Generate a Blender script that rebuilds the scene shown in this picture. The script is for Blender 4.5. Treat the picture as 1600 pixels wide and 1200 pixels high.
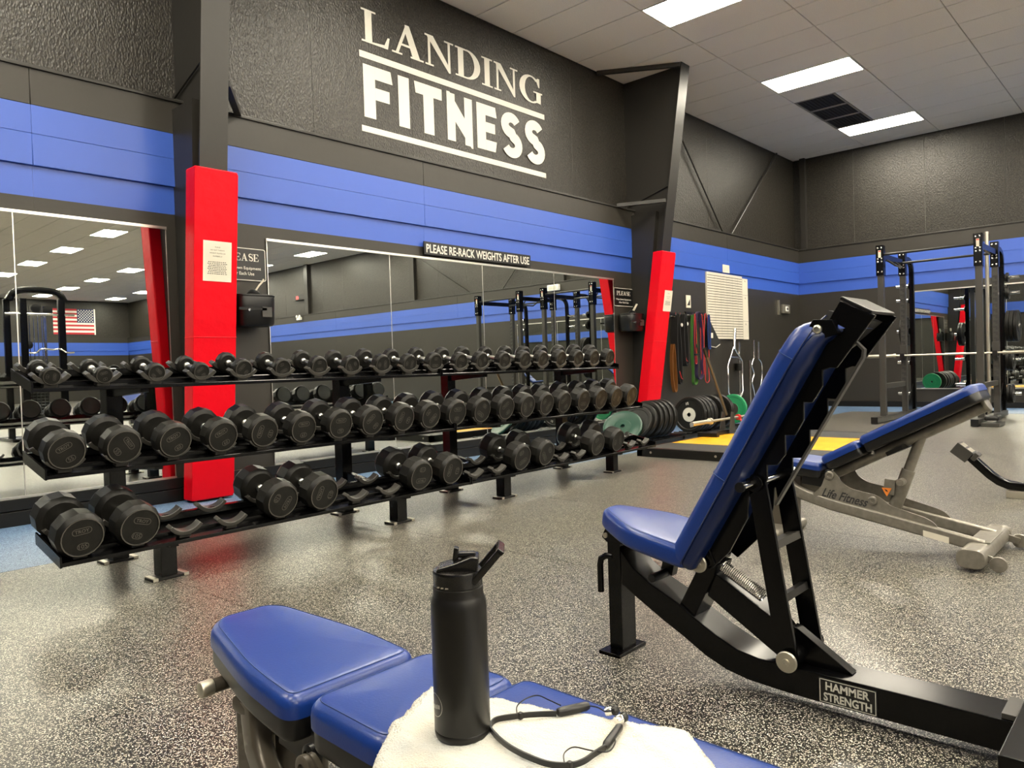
import bpy, bmesh, math, random
from mathutils import Vector, Matrix
random.seed(7)
for o in list(bpy.data.objects): bpy.data.objects.remove(o)
SC = bpy.context.scene
COL = SC.collection
R = math.radians
PI = math.pi

# ------------------------------------------------------------------ camera, world, exposure
CAM_H = 0.932
cd = bpy.data.cameras.new('camera'); cam = bpy.data.objects.new('camera', cd); COL.objects.link(cam)
cd.sensor_fit = 'HORIZONTAL'; cd.sensor_width = 36.0; cd.lens = 36.0 * 1164.34 / 1600.0
cd.clip_start = 0.02; cd.clip_end = 200
_y, _p, _r = R(42.5673), R(-1.25605), R(-1.8369)
_f = Vector((math.cos(_y)*math.cos(_p), math.sin(_y)*math.cos(_p), math.sin(_p)))
_r0 = Vector((math.sin(_y), -math.cos(_y), 0)); _u0 = _r0.cross(_f)
_rt = _r0*math.cos(_r) + _u0*math.sin(_r); _up = _u0*math.cos(_r) - _r0*math.sin(_r)
mw = Matrix((( _rt.x, _up.x, -_f.x, 0), (_rt.y, _up.y, -_f.y, 0), (_rt.z, _up.z, -_f.z, CAM_H), (0, 0, 0, 1)))
cam.matrix_world = mw
SC.camera = cam
wd = bpy.data.worlds.new('world'); SC.world = wd; wd.use_nodes = True
wd.node_tree.nodes['Background'].inputs[0].default_value = (0.02, 0.02, 0.02, 1)
wd.node_tree.nodes['Background'].inputs[1].default_value = 1.0
LIGHT = 22.0          # radiance of the ceiling light panels
vs = SC.view_settings
vs.view_transform = 'Standard'; vs.look = 'None'; vs.gamma = 1.0; vs.use_curve_mapping = False
vs.exposure = 1.72

# ------------------------------------------------------------------ materials
def srgb(r, g, b):
    def c(x):
        x /= 255.0
        return x/12.92 if x <= .04045 else ((x+.055)/1.055)**2.4
    return (c(r), c(g), c(b), 1)

def mat(name, col, rough=.5, metal=0, spec=.5, bump=None, var=None, coat=0, emit=None, sheen=0):
    """bump=(scale, strength, distance); var=(scale, colour2, contrast)"""
    m = bpy.data.materials.new(name); m.use_nodes = True
    nt = m.node_tree; b = nt.nodes['Principled BSDF']
    b.inputs['Base Color'].default_value = col
    b.inputs['Roughness'].default_value = rough; b.inputs['Metallic'].default_value = metal
    b.inputs['Specular IOR Level'].default_value = spec
    if coat: b.inputs['Coat Weight'].default_value = coat; b.inputs['Coat Roughness'].default_value = .12
    if sheen: b.inputs['Sheen Weight'].default_value = sheen
    if emit: b.inputs['Emission Color'].default_value = emit[0]; b.inputs['Emission Strength'].default_value = emit[1]
    tc = None
    if bump or var:
        tc = nt.nodes.new('ShaderNodeTexCoord')
    if var:
        n = nt.nodes.new('ShaderNodeTexNoise'); n.inputs['Scale'].default_value = var[0]; n.inputs['Detail'].default_value = 4
        nt.links.new(tc.outputs['Object'], n.inputs['Vector'])
        rp = nt.nodes.new('ShaderNodeValToRGB'); c = var[2]
        rp.color_ramp.elements[0].position = .5-c; rp.color_ramp.elements[1].position = .5+c
        rp.color_ramp.elements[0].color = col; rp.color_ramp.elements[1].color = var[1]
        nt.links.new(n.outputs['Fac'], rp.inputs['Fac']); nt.links.new(rp.outputs['Color'], b.inputs['Base Color'])
    if bump:
        n = nt.nodes.new('ShaderNodeTexNoise'); n.inputs['Scale'].default_value = bump[0]; n.inputs['Detail'].default_value = 5
        nt.links.new(tc.outputs['Object'], n.inputs['Vector'])
        bp = nt.nodes.new('ShaderNodeBump'); bp.inputs['Strength'].default_value = bump[1]; bp.inputs['Distance'].default_value = bump[2]
        nt.links.new(n.outputs['Fac'], bp.inputs['Height']); nt.links.new(bp.outputs['Normal'], b.inputs['Normal'])
    return m

M = {}
M['black_paint'] = mat('black_wall_paint', (.022, .0195, .0155, 1), .42, spec=.4, bump=(9, .12, .01), var=(1.3, (.027, .024, .019, 1), .3))
M['blue_paint'] = mat('blue_wall_paint', (0.028, 0.083, 0.4, 1), 0.4, spec=.55, bump=(14, .06, .01))
M['steel_black'] = mat('black_steel_paint', (0.018, 0.0163, 0.0138, 1), .38, spec=.45, bump=(25, .05, .01))
M['red_vinyl'] = mat('red_vinyl', (0.62, 0.0012, 0.009, 1), 0.42, spec=.14, bump=(5, .35, .03))
M['mirror'] = mat('mirror_glass', (.80, .84, .80, 1), .0, 1.0)
M['alu'] = mat('aluminium_trim', (.72, .70, .64, 1), .3, 1.0)
M['paper'] = mat('paper', (0.6, 0.56, 0.46, 1), .6)
M['white'] = mat('white_plastic', (.82, .80, .75, 1), .45)
M['ink'] = mat('black_ink', (.02, .02, .02, 1), .7)
M['sign_black'] = mat('black_sign_plastic', (0.004, 0.004, 0.004, 1), .3)
M['white_print'] = mat('white_print', (0.58, 0.56, 0.5, 1), .5)
M['rubber'] = mat('black_rubber', (0.0042, 0.004, 0.0035, 1), 0.4, spec=.25, bump=(120, .10, .004), var=(18, (.011, .0105, .0090, 1), .25))
M['rubber_edge'] = mat('worn_rubber', (0.02, 0.019, 0.016, 1), .42, spec=.5)
M['rubber_print'] = mat('moulded_lettering', (0.075, 0.07, 0.06, 1), .40, spec=.5)
M['rubber_mat'] = mat('black_rubber_mat', (0.016, 0.015, 0.0125, 1), .62, bump=(90, .2, .004))
M['chrome'] = mat('chrome', (.78, .77, .74, 1), .13, 1.0)
M['knurl'] = mat('knurled_chrome', (.66, .65, .62, 1), .28, 1.0, bump=(900, .5, .001))
M['gloss_black'] = mat('gloss_black_powder_coat', (0.0012, 0.0012, 0.0013, 1), 0.22, spec=.28)
M['satin_black'] = mat('satin_black_powder_coat', (0.006, 0.0057, 0.005, 1), .34, spec=.32)
M['grey_black'] = mat('charcoal_powder_coat', (0.034, 0.032, 0.028, 1), .36, spec=.5)
M['silver'] = mat('silver_beige_powder_coat', (0.235, 0.218, 0.185, 1), .36, .5, var=(40, (.19, .175, .145, 1), .15))
M['taupe'] = mat('taupe_powder_coat', (0.085, 0.073, 0.056, 1), .34, .3)
M['blue_vinyl'] = mat('blue_vinyl', (0.004, 0.026, 0.165, 1), 0.33, spec=.5, bump=(260, .10, .002))
M['navy_vinyl'] = mat('navy_vinyl', (0.0015, 0.009, 0.055, 1), .36, spec=.5, bump=(260, .10, .002))
M['black_vinyl'] = mat('black_vinyl', (0.003, 0.003, 0.0032, 1), .36)
M['thread'] = mat('stitch_thread', (0.012, 0.035, 0.13, 1), .6)
M['black_plastic'] = mat('black_plastic', (0.0025, 0.0025, 0.0025, 1), .32)
M['bottle'] = mat('matte_black_bottle', (0.0045, 0.004, 0.0033, 1), 0.38, spec=.4)
M['bottle_lid'] = mat('black_bottle_lid', (0.0045, 0.004, 0.0036, 1), .26)
M['steel'] = mat('zinc_steel', (.52, .49, .41, 1), .35, .9)
M['green'] = mat('green_rubber', (0.0008, 0.036, 0.019, 1), .42)
M['bright_green'] = mat('light_green_rubber', (0.008, 0.2, 0.075, 1), .45)
M['yellow_wood'] = mat('yellow_wood', (0.78, 0.42, 0.012, 1), .32, var=(6, (.66, .30, .008, 1), .2))
M['orange'] = mat('orange_rubber', (0.16, 0.06, 0.01, 1), .5)
M['purple'] = mat('purple_rubber', (0.035, 0.02, 0.06, 1), .5)
M['band_red'] = mat('red_tubing', (0.4, 0.012, 0.01, 1), .4)
M['band_green'] = mat('green_band_rubber', (0.05, 0.15, 0.025, 1), .5)
M['band_blue'] = mat('blue_band_rubber', (0.012, 0.04, 0.18, 1), .5)
M['fabric_black'] = mat('black_webbing', (0.004, 0.004, 0.004, 1), .8)
M['hub'] = mat('pale_plate_hub', (.50, .49, .43, 1), .4)
M['sticker_red'] = mat('sticker_red_print', (.55, .03, .02, 1), .5)
M['sticker_orange'] = mat('sticker_orange_print', (.75, .22, .03, 1), .5)
M['flag_blue'] = mat('flag_blue', (.012, .02, .09, 1), .7)
M['flag_red'] = mat('flag_red', (.42, .02, .03, 1), .7)
M['flag_white'] = mat('flag_white', (.72, .70, .64, 1), .7)
M['led_red'] = mat('red_led', (.3, .01, .01, 1), .4, emit=((1, .02, .02, 1), 3.0))
M['vent_dark'] = mat('dark_vent', (0.01, 0.008, 0.007, 1), .6)
M['towel_thread'] = mat('terry_loops', (0.5, 0.485, 0.43, 1), .9, sheen=.4)

def lamp_mat():
    m = bpy.data.materials.new('lit_diffuser'); m.use_nodes = True
    nt = m.node_tree; nt.nodes.clear()
    e = nt.nodes.new('ShaderNodeEmission'); e.inputs[0].default_value = (1.0, .915, .745, 1); e.inputs[1].default_value = LIGHT
    o = nt.nodes.new('ShaderNodeOutputMaterial'); nt.links.new(e.outputs[0], o.inputs[0])
    return m
M['lamp'] = lamp_mat()

def osb_mat():
    m = bpy.data.materials.new('painted_strand_board'); m.use_nodes = True
    nt = m.node_tree; b = nt.nodes['Principled BSDF']; L = nt.links.new
    tc = nt.nodes.new('ShaderNodeTexCoord'); mp = nt.nodes.new('ShaderNodeMapping'); mp.inputs['Scale'].default_value = (1, 1, .55)
    L(tc.outputs['Object'], mp.inputs['Vector'])
    n1 = nt.nodes.new('ShaderNodeTexNoise'); n1.inputs['Scale'].default_value = 85; n1.inputs['Detail'].default_value = 5; n1.inputs['Distortion'].default_value = .8
    n2 = nt.nodes.new('ShaderNodeTexVoronoi'); n2.inputs['Scale'].default_value = 70
    L(mp.outputs[0], n1.inputs['Vector']); L(mp.outputs[0], n2.inputs['Vector'])
    rp = nt.nodes.new('ShaderNodeValToRGB'); rp.color_ramp.elements[0].position = .36; rp.color_ramp.elements[1].position = .68
    rp.color_ramp.elements[0].color = (.004, .0036, .0028, 1); rp.color_ramp.elements[1].color = (.036, .031, .0235, 1)
    L(n1.outputs['Fac'], rp.inputs['Fac']); L(rp.outputs['Color'], b.inputs['Base Color'])
    ad = nt.nodes.new('ShaderNodeMath'); ad.operation = 'ADD'; L(n1.outputs['Fac'], ad.inputs[0]); L(n2.outputs['Distance'], ad.inputs[1])
    bp = nt.nodes.new('ShaderNodeBump'); bp.inputs['Strength'].default_value = .45; bp.inputs['Distance'].default_value = .009
    L(ad.outputs[0], bp.inputs['Height']); L(bp.outputs['Normal'], b.inputs['Normal'])
    b.inputs['Roughness'].default_value = .37; b.inputs['Specular IOR Level'].default_value = .42
    return m
M['osb'] = osb_mat()

def speckle_mat(name, base, fleck, scale, amount, rough=.40):
    m = bpy.data.materials.new(name); m.use_nodes = True
    nt = m.node_tree; b = nt.nodes['Principled BSDF']; L = nt.links.new
    tc = nt.nodes.new('ShaderNodeTexCoord')
    v = nt.nodes.new('ShaderNodeTexVoronoi'); v.inputs['Scale'].default_value = scale; v.feature = 'F1'
    L(tc.outputs['Object'], v.inputs['Vector'])
    sep = nt.nodes.new('ShaderNodeSeparateColor'); L(v.outputs['Color'], sep.inputs[0])
    n = nt.nodes.new('ShaderNodeTexNoise'); n.inputs['Scale'].default_value = scale*.8; n.inputs['Detail'].default_value = 3
    L(tc.outputs['Object'], n.inputs['Vector'])
    mx = nt.nodes.new('ShaderNodeMath'); mx.operation = 'MULTIPLY_ADD'; mx.inputs[1].default_value = .5
    L(n.outputs['Fac'], mx.inputs[0]); L(sep.outputs[0], mx.inputs[2])
    rp = nt.nodes.new('ShaderNodeValToRGB'); e = rp.color_ramp.elements
    e[0].position = 1.0-amount-.03; e[0].color = base; e[1].position = 1.0-amount+.06; e[1].color = fleck
    k = nt.nodes.new('ShaderNodeMath'); k.operation = 'MULTIPLY'; k.inputs[1].default_value = .80
    L(mx.outputs[0], k.inputs[0]); L(k.outputs[0], rp.inputs['Fac'])
    L(rp.outputs['Color'], b.inputs['Base Color'])
    bp = nt.nodes.new('ShaderNodeBump'); bp.inputs['Strength'].default_value = .10; bp.inputs['Distance'].default_value = .002
    L(mx.outputs[0], bp.inputs['Height']); L(bp.outputs['Normal'], b.inputs['Normal'])
    b.inputs['Roughness'].default_value = rough; b.inputs['Specular IOR Level'].default_value = .5
    return m
M['floor'] = speckle_mat('speckled_rubber_floor', (.0030, .0029, .0027, 1), (.56, .52, .43, 1), 400, .165, .31)
M['floor_blue'] = speckle_mat('blue_speckled_rubber_floor', (.006, .035, .115, 1), (.20, .30, .44, 1), 300, .40, .40)

def ceil_mat(name, grid):
    m = bpy.data.materials.new(name); m.use_nodes = True
    nt = m.node_tree; b = nt.nodes['Principled BSDF']; L = nt.links.new
    tc = nt.nodes.new('ShaderNodeTexCoord')
    n = nt.nodes.new('ShaderNodeTexNoise'); n.inputs['Scale'].default_value = 130; n.inputs['Detail'].default_value = 3
    L(tc.outputs['Object'], n.inputs['Vector'])
    rp = nt.nodes.new('ShaderNodeValToRGB'); rp.color_ramp.elements[0].position = .3; rp.color_ramp.elements[1].position = .62
    c = (.66, .62, .575, 1); d = (.80, .76, .71, 1)
    rp.color_ramp.elements[0].color = c; rp.color_ramp.elements[1].color = d
    L(n.outputs['Fac'], rp.inputs['Fac'])
    L(rp.outputs['Color'], b.inputs['Base Color'])
    b.inputs['Roughness'].default_value = .8
    bp = nt.nodes.new('ShaderNodeBump'); bp.inputs['Strength'].default_value = .2; bp.inputs['Distance'].default_value = .004
    L(n.outputs['Fac'], bp.inputs['Height']); L(bp.outputs['Normal'], b.inputs['Normal'])
    return m
M['tile'] = ceil_mat('mineral_ceiling_tile', False)
M['grid'] = mat('ceiling_grid', (.30, .28, .25, 1), .6)

def towel_mat():
    m = bpy.data.materials.new('white_terry_towel'); m.use_nodes = True
    nt = m.node_tree; b = nt.nodes['Principled BSDF']; L = nt.links.new
    tc = nt.nodes.new('ShaderNodeTexCoord')
    n = nt.nodes.new('ShaderNodeTexNoise'); n.inputs['Scale'].default_value = 420; n.inputs['Detail'].default_value = 4
    n2 = nt.nodes.new('ShaderNodeTexNoise'); n2.inputs['Scale'].default_value = 16
    L(tc.outputs['Object'], n.inputs['Vector']); L(tc.outputs['Object'], n2.inputs['Vector'])
    rp = nt.nodes.new('ShaderNodeValToRGB'); rp.color_ramp.elements[0].color = (.44, .455, .44, 1); rp.color_ramp.elements[1].color = (.55, .525, .455, 1)
    rp.color_ramp.elements[0].position = .35; rp.color_ramp.elements[1].position = .65
    L(n2.outputs['Fac'], rp.inputs['Fac']); L(rp.outputs['Color'], b.inputs['Base Color'])
    bp = nt.nodes.new('ShaderNodeBump'); bp.inputs['Strength'].default_value = .7; bp.inputs['Distance'].default_value = .004
    L(n.outputs['Fac'], bp.inputs['Height']); L(bp.outputs['Normal'], b.inputs['Normal'])
    b.inputs['Roughness'].default_value = .95; b.inputs['Sheen Weight'].default_value = .3; b.inputs['Specular IOR Level'].default_value = .1
    return m
M['towel'] = towel_mat()

# ------------------------------------------------------------------ mesh helpers
ORG = {}
class G:
    def __init__(s, m=None): s.v = []; s.f = []; s.m = m or Matrix()
    def add(s, vs, fs):
        b = len(s.v); s.v += [s.m @ Vector(v) for v in vs]; s.f += [tuple(i+b for i in f) for f in fs]; return s
    def box(s, x0, x1, y0, y1, z0, z1):
        x0, x1 = min(x0, x1), max(x0, x1); y0, y1 = min(y0, y1), max(y0, y1); z0, z1 = min(z0, z1), max(z0, z1)
        return s.add([(x0,y0,z0),(x1,y0,z0),(x1,y1,z0),(x0,y1,z0),(x0,y0,z1),(x1,y0,z1),(x1,y1,z1),(x0,y1,z1)],
                     [(0,3,2,1),(4,5,6,7),(0,1,5,4),(1,2,6,5),(2,3,7,6),(3,0,4,7)])
    def hexa(s, pts):       # 8 points: bottom ring (ccw from above) then top ring
        return s.add(pts, [(0,3,2,1),(4,5,6,7),(0,1,5,4),(1,2,6,5),(2,3,7,6),(3,0,4,7)])
    def prism(s, poly, axis, a, b):
        n = len(poly); P = list(poly)
        def mk(u, v, w): return (w, u, v) if axis == 'x' else ((u, w, v) if axis == 'y' else (u, v, w))
        vs = [mk(u, v, a) for u, v in P] + [mk(u, v, b) for u, v in P]
        fs = [tuple(range(n))[::-1], tuple(range(n, 2*n))] + [(i, (i+1) % n, n+(i+1) % n, n+i) for i in range(n)]
        return s.add(vs, fs)
    def bar(s, p0, p1, w, h, up=(0,0,1)):      # rectangular bar between two points
        p0, p1 = Vector(p0), Vector(p1); d = (p1-p0).normalized(); up = Vector(up)
        if abs(d.dot(up)) > .99: up = Vector((0,1,0)) if abs(d.y) < .9 else Vector((1,0,0))
        r = d.cross(up).normalized(); u = r.cross(d).normalized()
        q = []
        for c in (p0, p1):
            for a, b in ((-1,-1),(1,-1),(1,1),(-1,1)): q.append(c + r*a*w/2 + u*b*h/2)
        return s.add(q, [(0,1,2,3),(7,6,5,4),(0,4,5,1),(1,5,6,2),(2,6,7,3),(3,7,4,0)])
    def cyl(s, p0, p1, r, n=16, r2=None, caps=True):
        p0, p1 = Vector(p0), Vector(p1); d = (p1-p0).normalized(); a = Vector((0,0,1)) if abs(d.z) < .9 else Vector((1,0,0))
        x = d.cross(a).normalized(); y = d.cross(x).normalized(); r2 = r if r2 is None else r2
        vs = []
        for c, rr in ((p0, r), (p1, r2)):
            for i in range(n):
                t = 2*PI*i/n; vs.append(c + x*rr*math.cos(t) + y*rr*math.sin(t))
        fs = [(i, (i+1) % n, n+(i+1) % n, n+i) for i in range(n)]
        if caps: fs += [tuple(range(n))[::-1], tuple(range(n, 2*n))]
        return s.add(vs, fs)
    def sweep(s, path, prof, closed=False, up=(0,0,1), caps=True):   # prof: list of (a,b): a along side, b along up
        P = [Vector(p) for p in path]; n = len(P); k = len(prof); vs = []; nrm = None
        for i in range(n):
            if closed: d = (P[(i+1) % n]-P[i-1]).normalized()
            else: d = (P[min(i+1, n-1)]-P[max(i-1, 0)]).normalized()
            if nrm is None:
                u = Vector(up)
                if abs(d.dot(u)) > .98: u = Vector((1,0,0)) if abs(d.x) < .9 else Vector((0,1,0))
                nrm = (u - d*d.dot(u)).normalized()
            else: nrm = (nrm - d*d.dot(nrm)).normalized()
            sd = d.cross(nrm).normalized()
            vs += [P[i] + sd*a + nrm*b for a, b in prof]
        fs = []
        for i in range(n if closed else n-1):
            j = (i+1) % n
            fs += [(i*k+q, i*k+(q+1) % k, j*k+(q+1) % k, j*k+q) for q in range(k)]
        if not closed and caps: fs += [tuple(range(k))[::-1], tuple(range((n-1)*k, n*k))]
        return s.add(vs, fs)
    def tube(s, path, r, n=10, closed=False):
        return s.sweep(path, [(r*math.cos(2*PI*i/n), r*math.sin(2*PI*i/n)) for i in range(n)], closed)
    def lathe(s, prof, o=(0,0,0), d=(0,0,1), n=32, a0=0, caps=True):   # prof: (r, h) along d
        o, d = Vector(o), Vector(d).normalized(); a = Vector((0,0,1)) if abs(d.z) < .9 else Vector((1,0,0))
        x = d.cross(a).normalized(); y = d.cross(x).normalized(); vs = []
        for r, h in prof:
            for i in range(n):
                t = 2*PI*i/n+a0; vs.append(o + d*h + x*r*math.cos(t) + y*r*math.sin(t))
        fs = []
        for j in range(len(prof)-1): fs += [(j*n+i, j*n+(i+1) % n, (j+1)*n+(i+1) % n, (j+1)*n+i) for i in range(n)]
        if caps: fs += [tuple(range(n))[::-1], tuple(range((len(prof)-1)*n, len(prof)*n))]
        return s.add(vs, fs)
    def quad(s, a, b, c, d): return s.add([a, b, c, d], [(0,1,2,3)])
    def poly(s, pts): return s.add(pts, [tuple(range(len(pts)))])
    def build(s, name, material, parent=None, bevel=0, seg=2, smooth=38, local=False, origin=None):
        me = bpy.data.meshes.new(name)
        if local: org = Vector((0,0,0))
        elif parent is not None: org = ORG.get(parent.name, Vector((0,0,0)))
        elif origin is not None: org = Vector(origin)
        else:
            lo = [min(v[i] for v in s.v) for i in range(3)]; hi = [max(v[i] for v in s.v) for i in range(3)]
            org = Vector(((lo[0]+hi[0])/2, (lo[1]+hi[1])/2, lo[2]))
        bm = bmesh.new()
        bv = [bm.verts.new(v-org) for v in s.v]
        for f in s.f:
            try: bm.faces.new([bv[i] for i in f])
            except ValueError: pass
        bmesh.ops.remove_doubles(bm, verts=bm.verts, dist=1e-6)
        bmesh.ops.recalc_face_normals(bm, faces=bm.faces) if not getattr(s, 'flat', False) else None
        if bevel:
            es = [e for e in bm.edges if len(e.link_faces) == 2 and e.calc_face_angle(0) > R(28)]
            bmesh.ops.bevel(bm, geom=es, offset=bevel, segments=seg, profile=.5, affect='EDGES', clamp_overlap=True)
        for f in bm.faces: f.smooth = True
        lim = R(smooth)
        for e in bm.edges:
            if len(e.link_faces) != 2 or e.calc_face_angle(0) > lim: e.smooth = False
        bm.to_mesh(me); bm.free()
        me.materials.append(M[material] if isinstance(material, str) else material)
        o = bpy.data.objects.new(name, me); COL.objects.link(o)
        if bevel and material != 'x':
            wn = o.modifiers.new('weighted_normal', 'WEIGHTED_NORMAL'); wn.keep_sharp = True
        if parent is not None: o.parent = parent; ORG[o.name] = org
        else: o.location = org; ORG[o.name] = org
        return o

def tag(o, label=None, cat=None, group=None, kind=None):
    if label: o['label'] = label
    if cat: o['category'] = cat
    if group: o['group'] = group
    if kind: o['kind'] = kind
    return o
def thing(name, loc, label, cat, group=None, rotz=0):
    o = bpy.data.objects.new(name, None); COL.objects.link(o); o.location = loc; o.rotation_euler = (0, 0, rotz)
    o.empty_display_size = .1
    ORG[o.name] = Vector(loc); return tag(o, label, cat, group)
def inst(src, name, parent, loc=(0,0,0), rot=(0,0,0)):
    o = bpy.data.objects.new(name, src.data); COL.objects.link(o); o.parent = parent; o.location = loc; o.rotation_euler = rot
    return o
def copy_tree(o, parent=None):
    c = o.copy(); COL.objects.link(c); c.parent = parent; ORG[c.name] = ORG.get(o.name, Vector((0,0,0)))
    for ch in o.children: copy_tree(ch, c)
    return c

_tc = {}
def text_geo(txt, bold=0.0, res=3):
    """outline text as (verts, faces) in the xy plane, cap height about .7, left baseline at the origin"""
    key = (txt, bold, res)
    if key in _tc: return _tc[key]
    cu = bpy.data.curves.new('lettering', 'FONT'); cu.body = txt; cu.resolution_u = res; cu.offset = bold; cu.fill_mode = 'FRONT'
    ob = bpy.data.objects.new('lettering', cu); COL.objects.link(ob)
    dg = bpy.context.evaluated_depsgraph_get(); me = ob.evaluated_get(dg).to_mesh()
    v = [tuple(p.co) for p in me.vertices]; f = [tuple(p.vertices) for p in me.polygons]
    ob.evaluated_get(dg).to_mesh_clear(); bpy.data.objects.remove(ob); bpy.data.curves.remove(cu)
    _tc[key] = (v, f); return v, f
def text(g, txt, o, xd, yd, width=None, height=None, bold=0.0, align='C', res=3, shear=0.0):
    """puts text onto g: o = centre (or left) of the line's middle; scaled to width and/or cap height"""
    v, f = text_geo(txt, bold, res)
    if shear: v = [(p[0]+shear*p[1], p[1], 0) for p in v]
    if not v: return
    x0 = min(p[0] for p in v); x1 = max(p[0] for p in v); y0 = min(p[1] for p in v); y1 = max(p[1] for p in v)
    if txt.upper() == txt: pass
    sx = (width/(x1-x0)) if width else None; sy = (height/(y1-y0)) if height else None
    if sx is None: sx = sy
    if sy is None: sy = sx
    o, xd, yd = Vector(o), Vector(xd).normalized(), Vector(yd).normalized()
    cx = (x0+x1)/2 if align == 'C' else x0; cy = (y0+y1)/2
    g.flat = True
    g.add([o + xd*(p[0]-cx)*sx + yd*(p[1]-cy)*sy for p in v], f)

ORDS = ['first','second','third','fourth','fifth','sixth','seventh','eighth','ninth','tenth','eleventh','twelfth','thirteenth','fourteenth','fifteenth','sixteenth','seventeenth','eighteenth','nineteenth','twentieth']
# ------------------------------------------------------------------ the room
W = 5.711; WL = 5.735; WU = 5.83          # left wall: boards, lower wall, recessed upper wall
B = 14.634; BL = 14.658; BU = 14.75       # back wall, the same build-up
ZC = 4.82; XN = -4.0; YF = -28.2
ZLEDGE, ZBT, ZSTEP, ZBB = 3.035, 2.79, 2.388, 2.18
SEAM = 1.30

fl = G().box(XN, BU, YF, WU, -.12, -.004).build('floor', 'rubber_mat'); tag(fl, 'dark speckled rubber gym floor in rolls', kind='structure')
x = 2.75 - SEAM*5
k = 0
while x < BU:
    x0, x1 = max(x, XN), min(x+SEAM-.002, BL)
    if x1 > x0+.05: G().box(x0, x1, YF, 4.36, -.004, 0).build('floor_roll', 'floor', fl)
    x += SEAM
bs = G().box(XN, BL, 4.364, WL, -.004, .0).build('floor_border_strip', 'floor_blue', fl)
G().box(13.3, 14.6, YF+.1, 4.355, -.003, .002).build('floor_border_strip', 'floor_blue', fl)

# ceiling slab, its lay-in tiles near the photographed corner and the rest as one part
cl = G().box(XN, BU+.1, YF-.1, WU+.1, ZC+.012, ZC+.1).build('ceiling', 'grid'); tag(cl, 'suspended grey tile ceiling with light panels', kind='structure')
ylines = [5.83, 4.48, 3.26, 2.04]
while ylines[-1] > YF: ylines.append(ylines[-1]-1.12)
xl = [BU, 14.48]
while xl[-1] > XN: xl.append(xl[-1]-.61)
lamp_cols = {2, 7, 12, 17, 22, 27}            # tile columns that hold light panels
def lamp_row(j): return j == 1 or (j >= 4 and (j-4) % 3 == 0)
tile_cache = {}; far = G(); nt_ = 0
lamp_cells = []
for j in range(len(ylines)-1):
    y1, y0 = ylines[j], max(ylines[j+1], YF)
    for i in range(len(xl)-1):
        x1, x0 = xl[i], max(xl[i+1], XN)
        if i in lamp_cols and lamp_row(j): lamp_cells.append((i, j, x0, x1, y0, y1)); continue
        if x1-x0 < .03 or y1-y0 < .03: continue
        if j == 1 and i in (3, 4, 5): y1_ = y0+.62
        else: y1_ = y1
        g = .006
        if x0 > 2.2 and y0 > -11.5 and nt_ < 285:
            key = (round(x1-x0, 3), round(y1_-y0, 3))
            if key not in tile_cache:
                hx, hy = key[0]/2-g, key[1]/2-g
                t = G().box(-hx, hx, -hy, hy, 0, .018).build('ceiling_tile', 'tile', cl, local=True, bevel=.003, seg=1); tile_cache[key] = t
            else:
                t = inst(tile_cache[key], 'ceiling_tile', cl)
            t.location = Vector(((x0+x1)/2, (y0+y1_)/2, ZC)) - ORG['ceiling']; nt_ += 1
        else: far.box(x0+g, x1-g, y0+g, y1_-g, ZC, ZC+.018)
if far.v: tag(far.build('far_ceiling_tiles', 'tile', cl), kind='stuff')

pf = G().box(-.30, .30, -.60, -.585, 0, .03).box(-.30, .30, .585, .60, 0, .03).box(-.30, -.285, -.585, .585, 0, .03).box(.285, .30, -.585, .585, 0, .03).build('frame', 'white', None)
pd = G().box(-.285, .285, -.585, .585, .004, .02).build('diffuser', 'lamp', None)
pf.parent = None
meshes_l = (pf.data, pd.data)
bpy.data.objects.remove(pf); bpy.data.objects.remove(pd)
special = {(2, 1): 'lit ceiling panel next to the dark vent, closest to the back wall',
           (7, 1): 'lit ceiling panel between the dark vent and the brightest panel',
           (12, 1): 'lit ceiling panel cut off by the top edge of the picture'}
for (i, j, x0, x1, y0, y1) in lamp_cells:
    lab = special.get((i, j), 'white rectangular light panel in the ceiling out over the hall, seen in the mirrors')
    t = thing('ceiling_light', ((x0+x1)/2, (y0+y1)/2, ZC-.004), lab, 'ceiling light', 'recessed ceiling light panels')
    sy = (y1-y0)/1.22
    for nm, me in (('frame', meshes_l[0]), ('diffuser', meshes_l[1])):
        o = bpy.data.objects.new(nm, me); COL.objects.link(o); o.parent = t; o.scale = (1, sy, 1)
        # mesh data was centred on its own base: put it back
        o.location = (0, 0, 0 if nm == 'frame' else .004)
for n_, i in enumerate((3, 4, 5)):
    x1, x0 = xl[i], xl[i+1]; y1 = ylines[1]; y0 = y1-.60
    t = thing('air_vent', ((x0+x1)/2, (y0+y1)/2, ZC), 'dark square return-air vent in the ceiling, ' + ('beside the far light panel', 'middle of three', 'nearest the middle light panel')[n_], 'vent', 'dark ceiling vents')
    G().box(x0+.02, x1-.02, y0+.02, y1-.02, ZC+.004, ZC+.012).build('grille', 'vent_dark', t)
    f = G()
    f.box(x0+.004, x0+.03, y0, y1, ZC-.003, ZC+.01).box(x1-.03, x1-.004, y0, y1, ZC-.003, ZC+.01).box(x0, x1, y0+.004, y0+.03, ZC-.003, ZC+.01).box(x0, x1, y1-.03, y1-.004, ZC-.003, ZC+.01)
    f.build('frame', 'grid', t)
    for q in range(10): G().box(x0+.04, x1-.04, y0+.05+q*.053, y0+.06+q*.053, ZC-.001, ZC+.004).build('slat', 'vent_dark', t)

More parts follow.
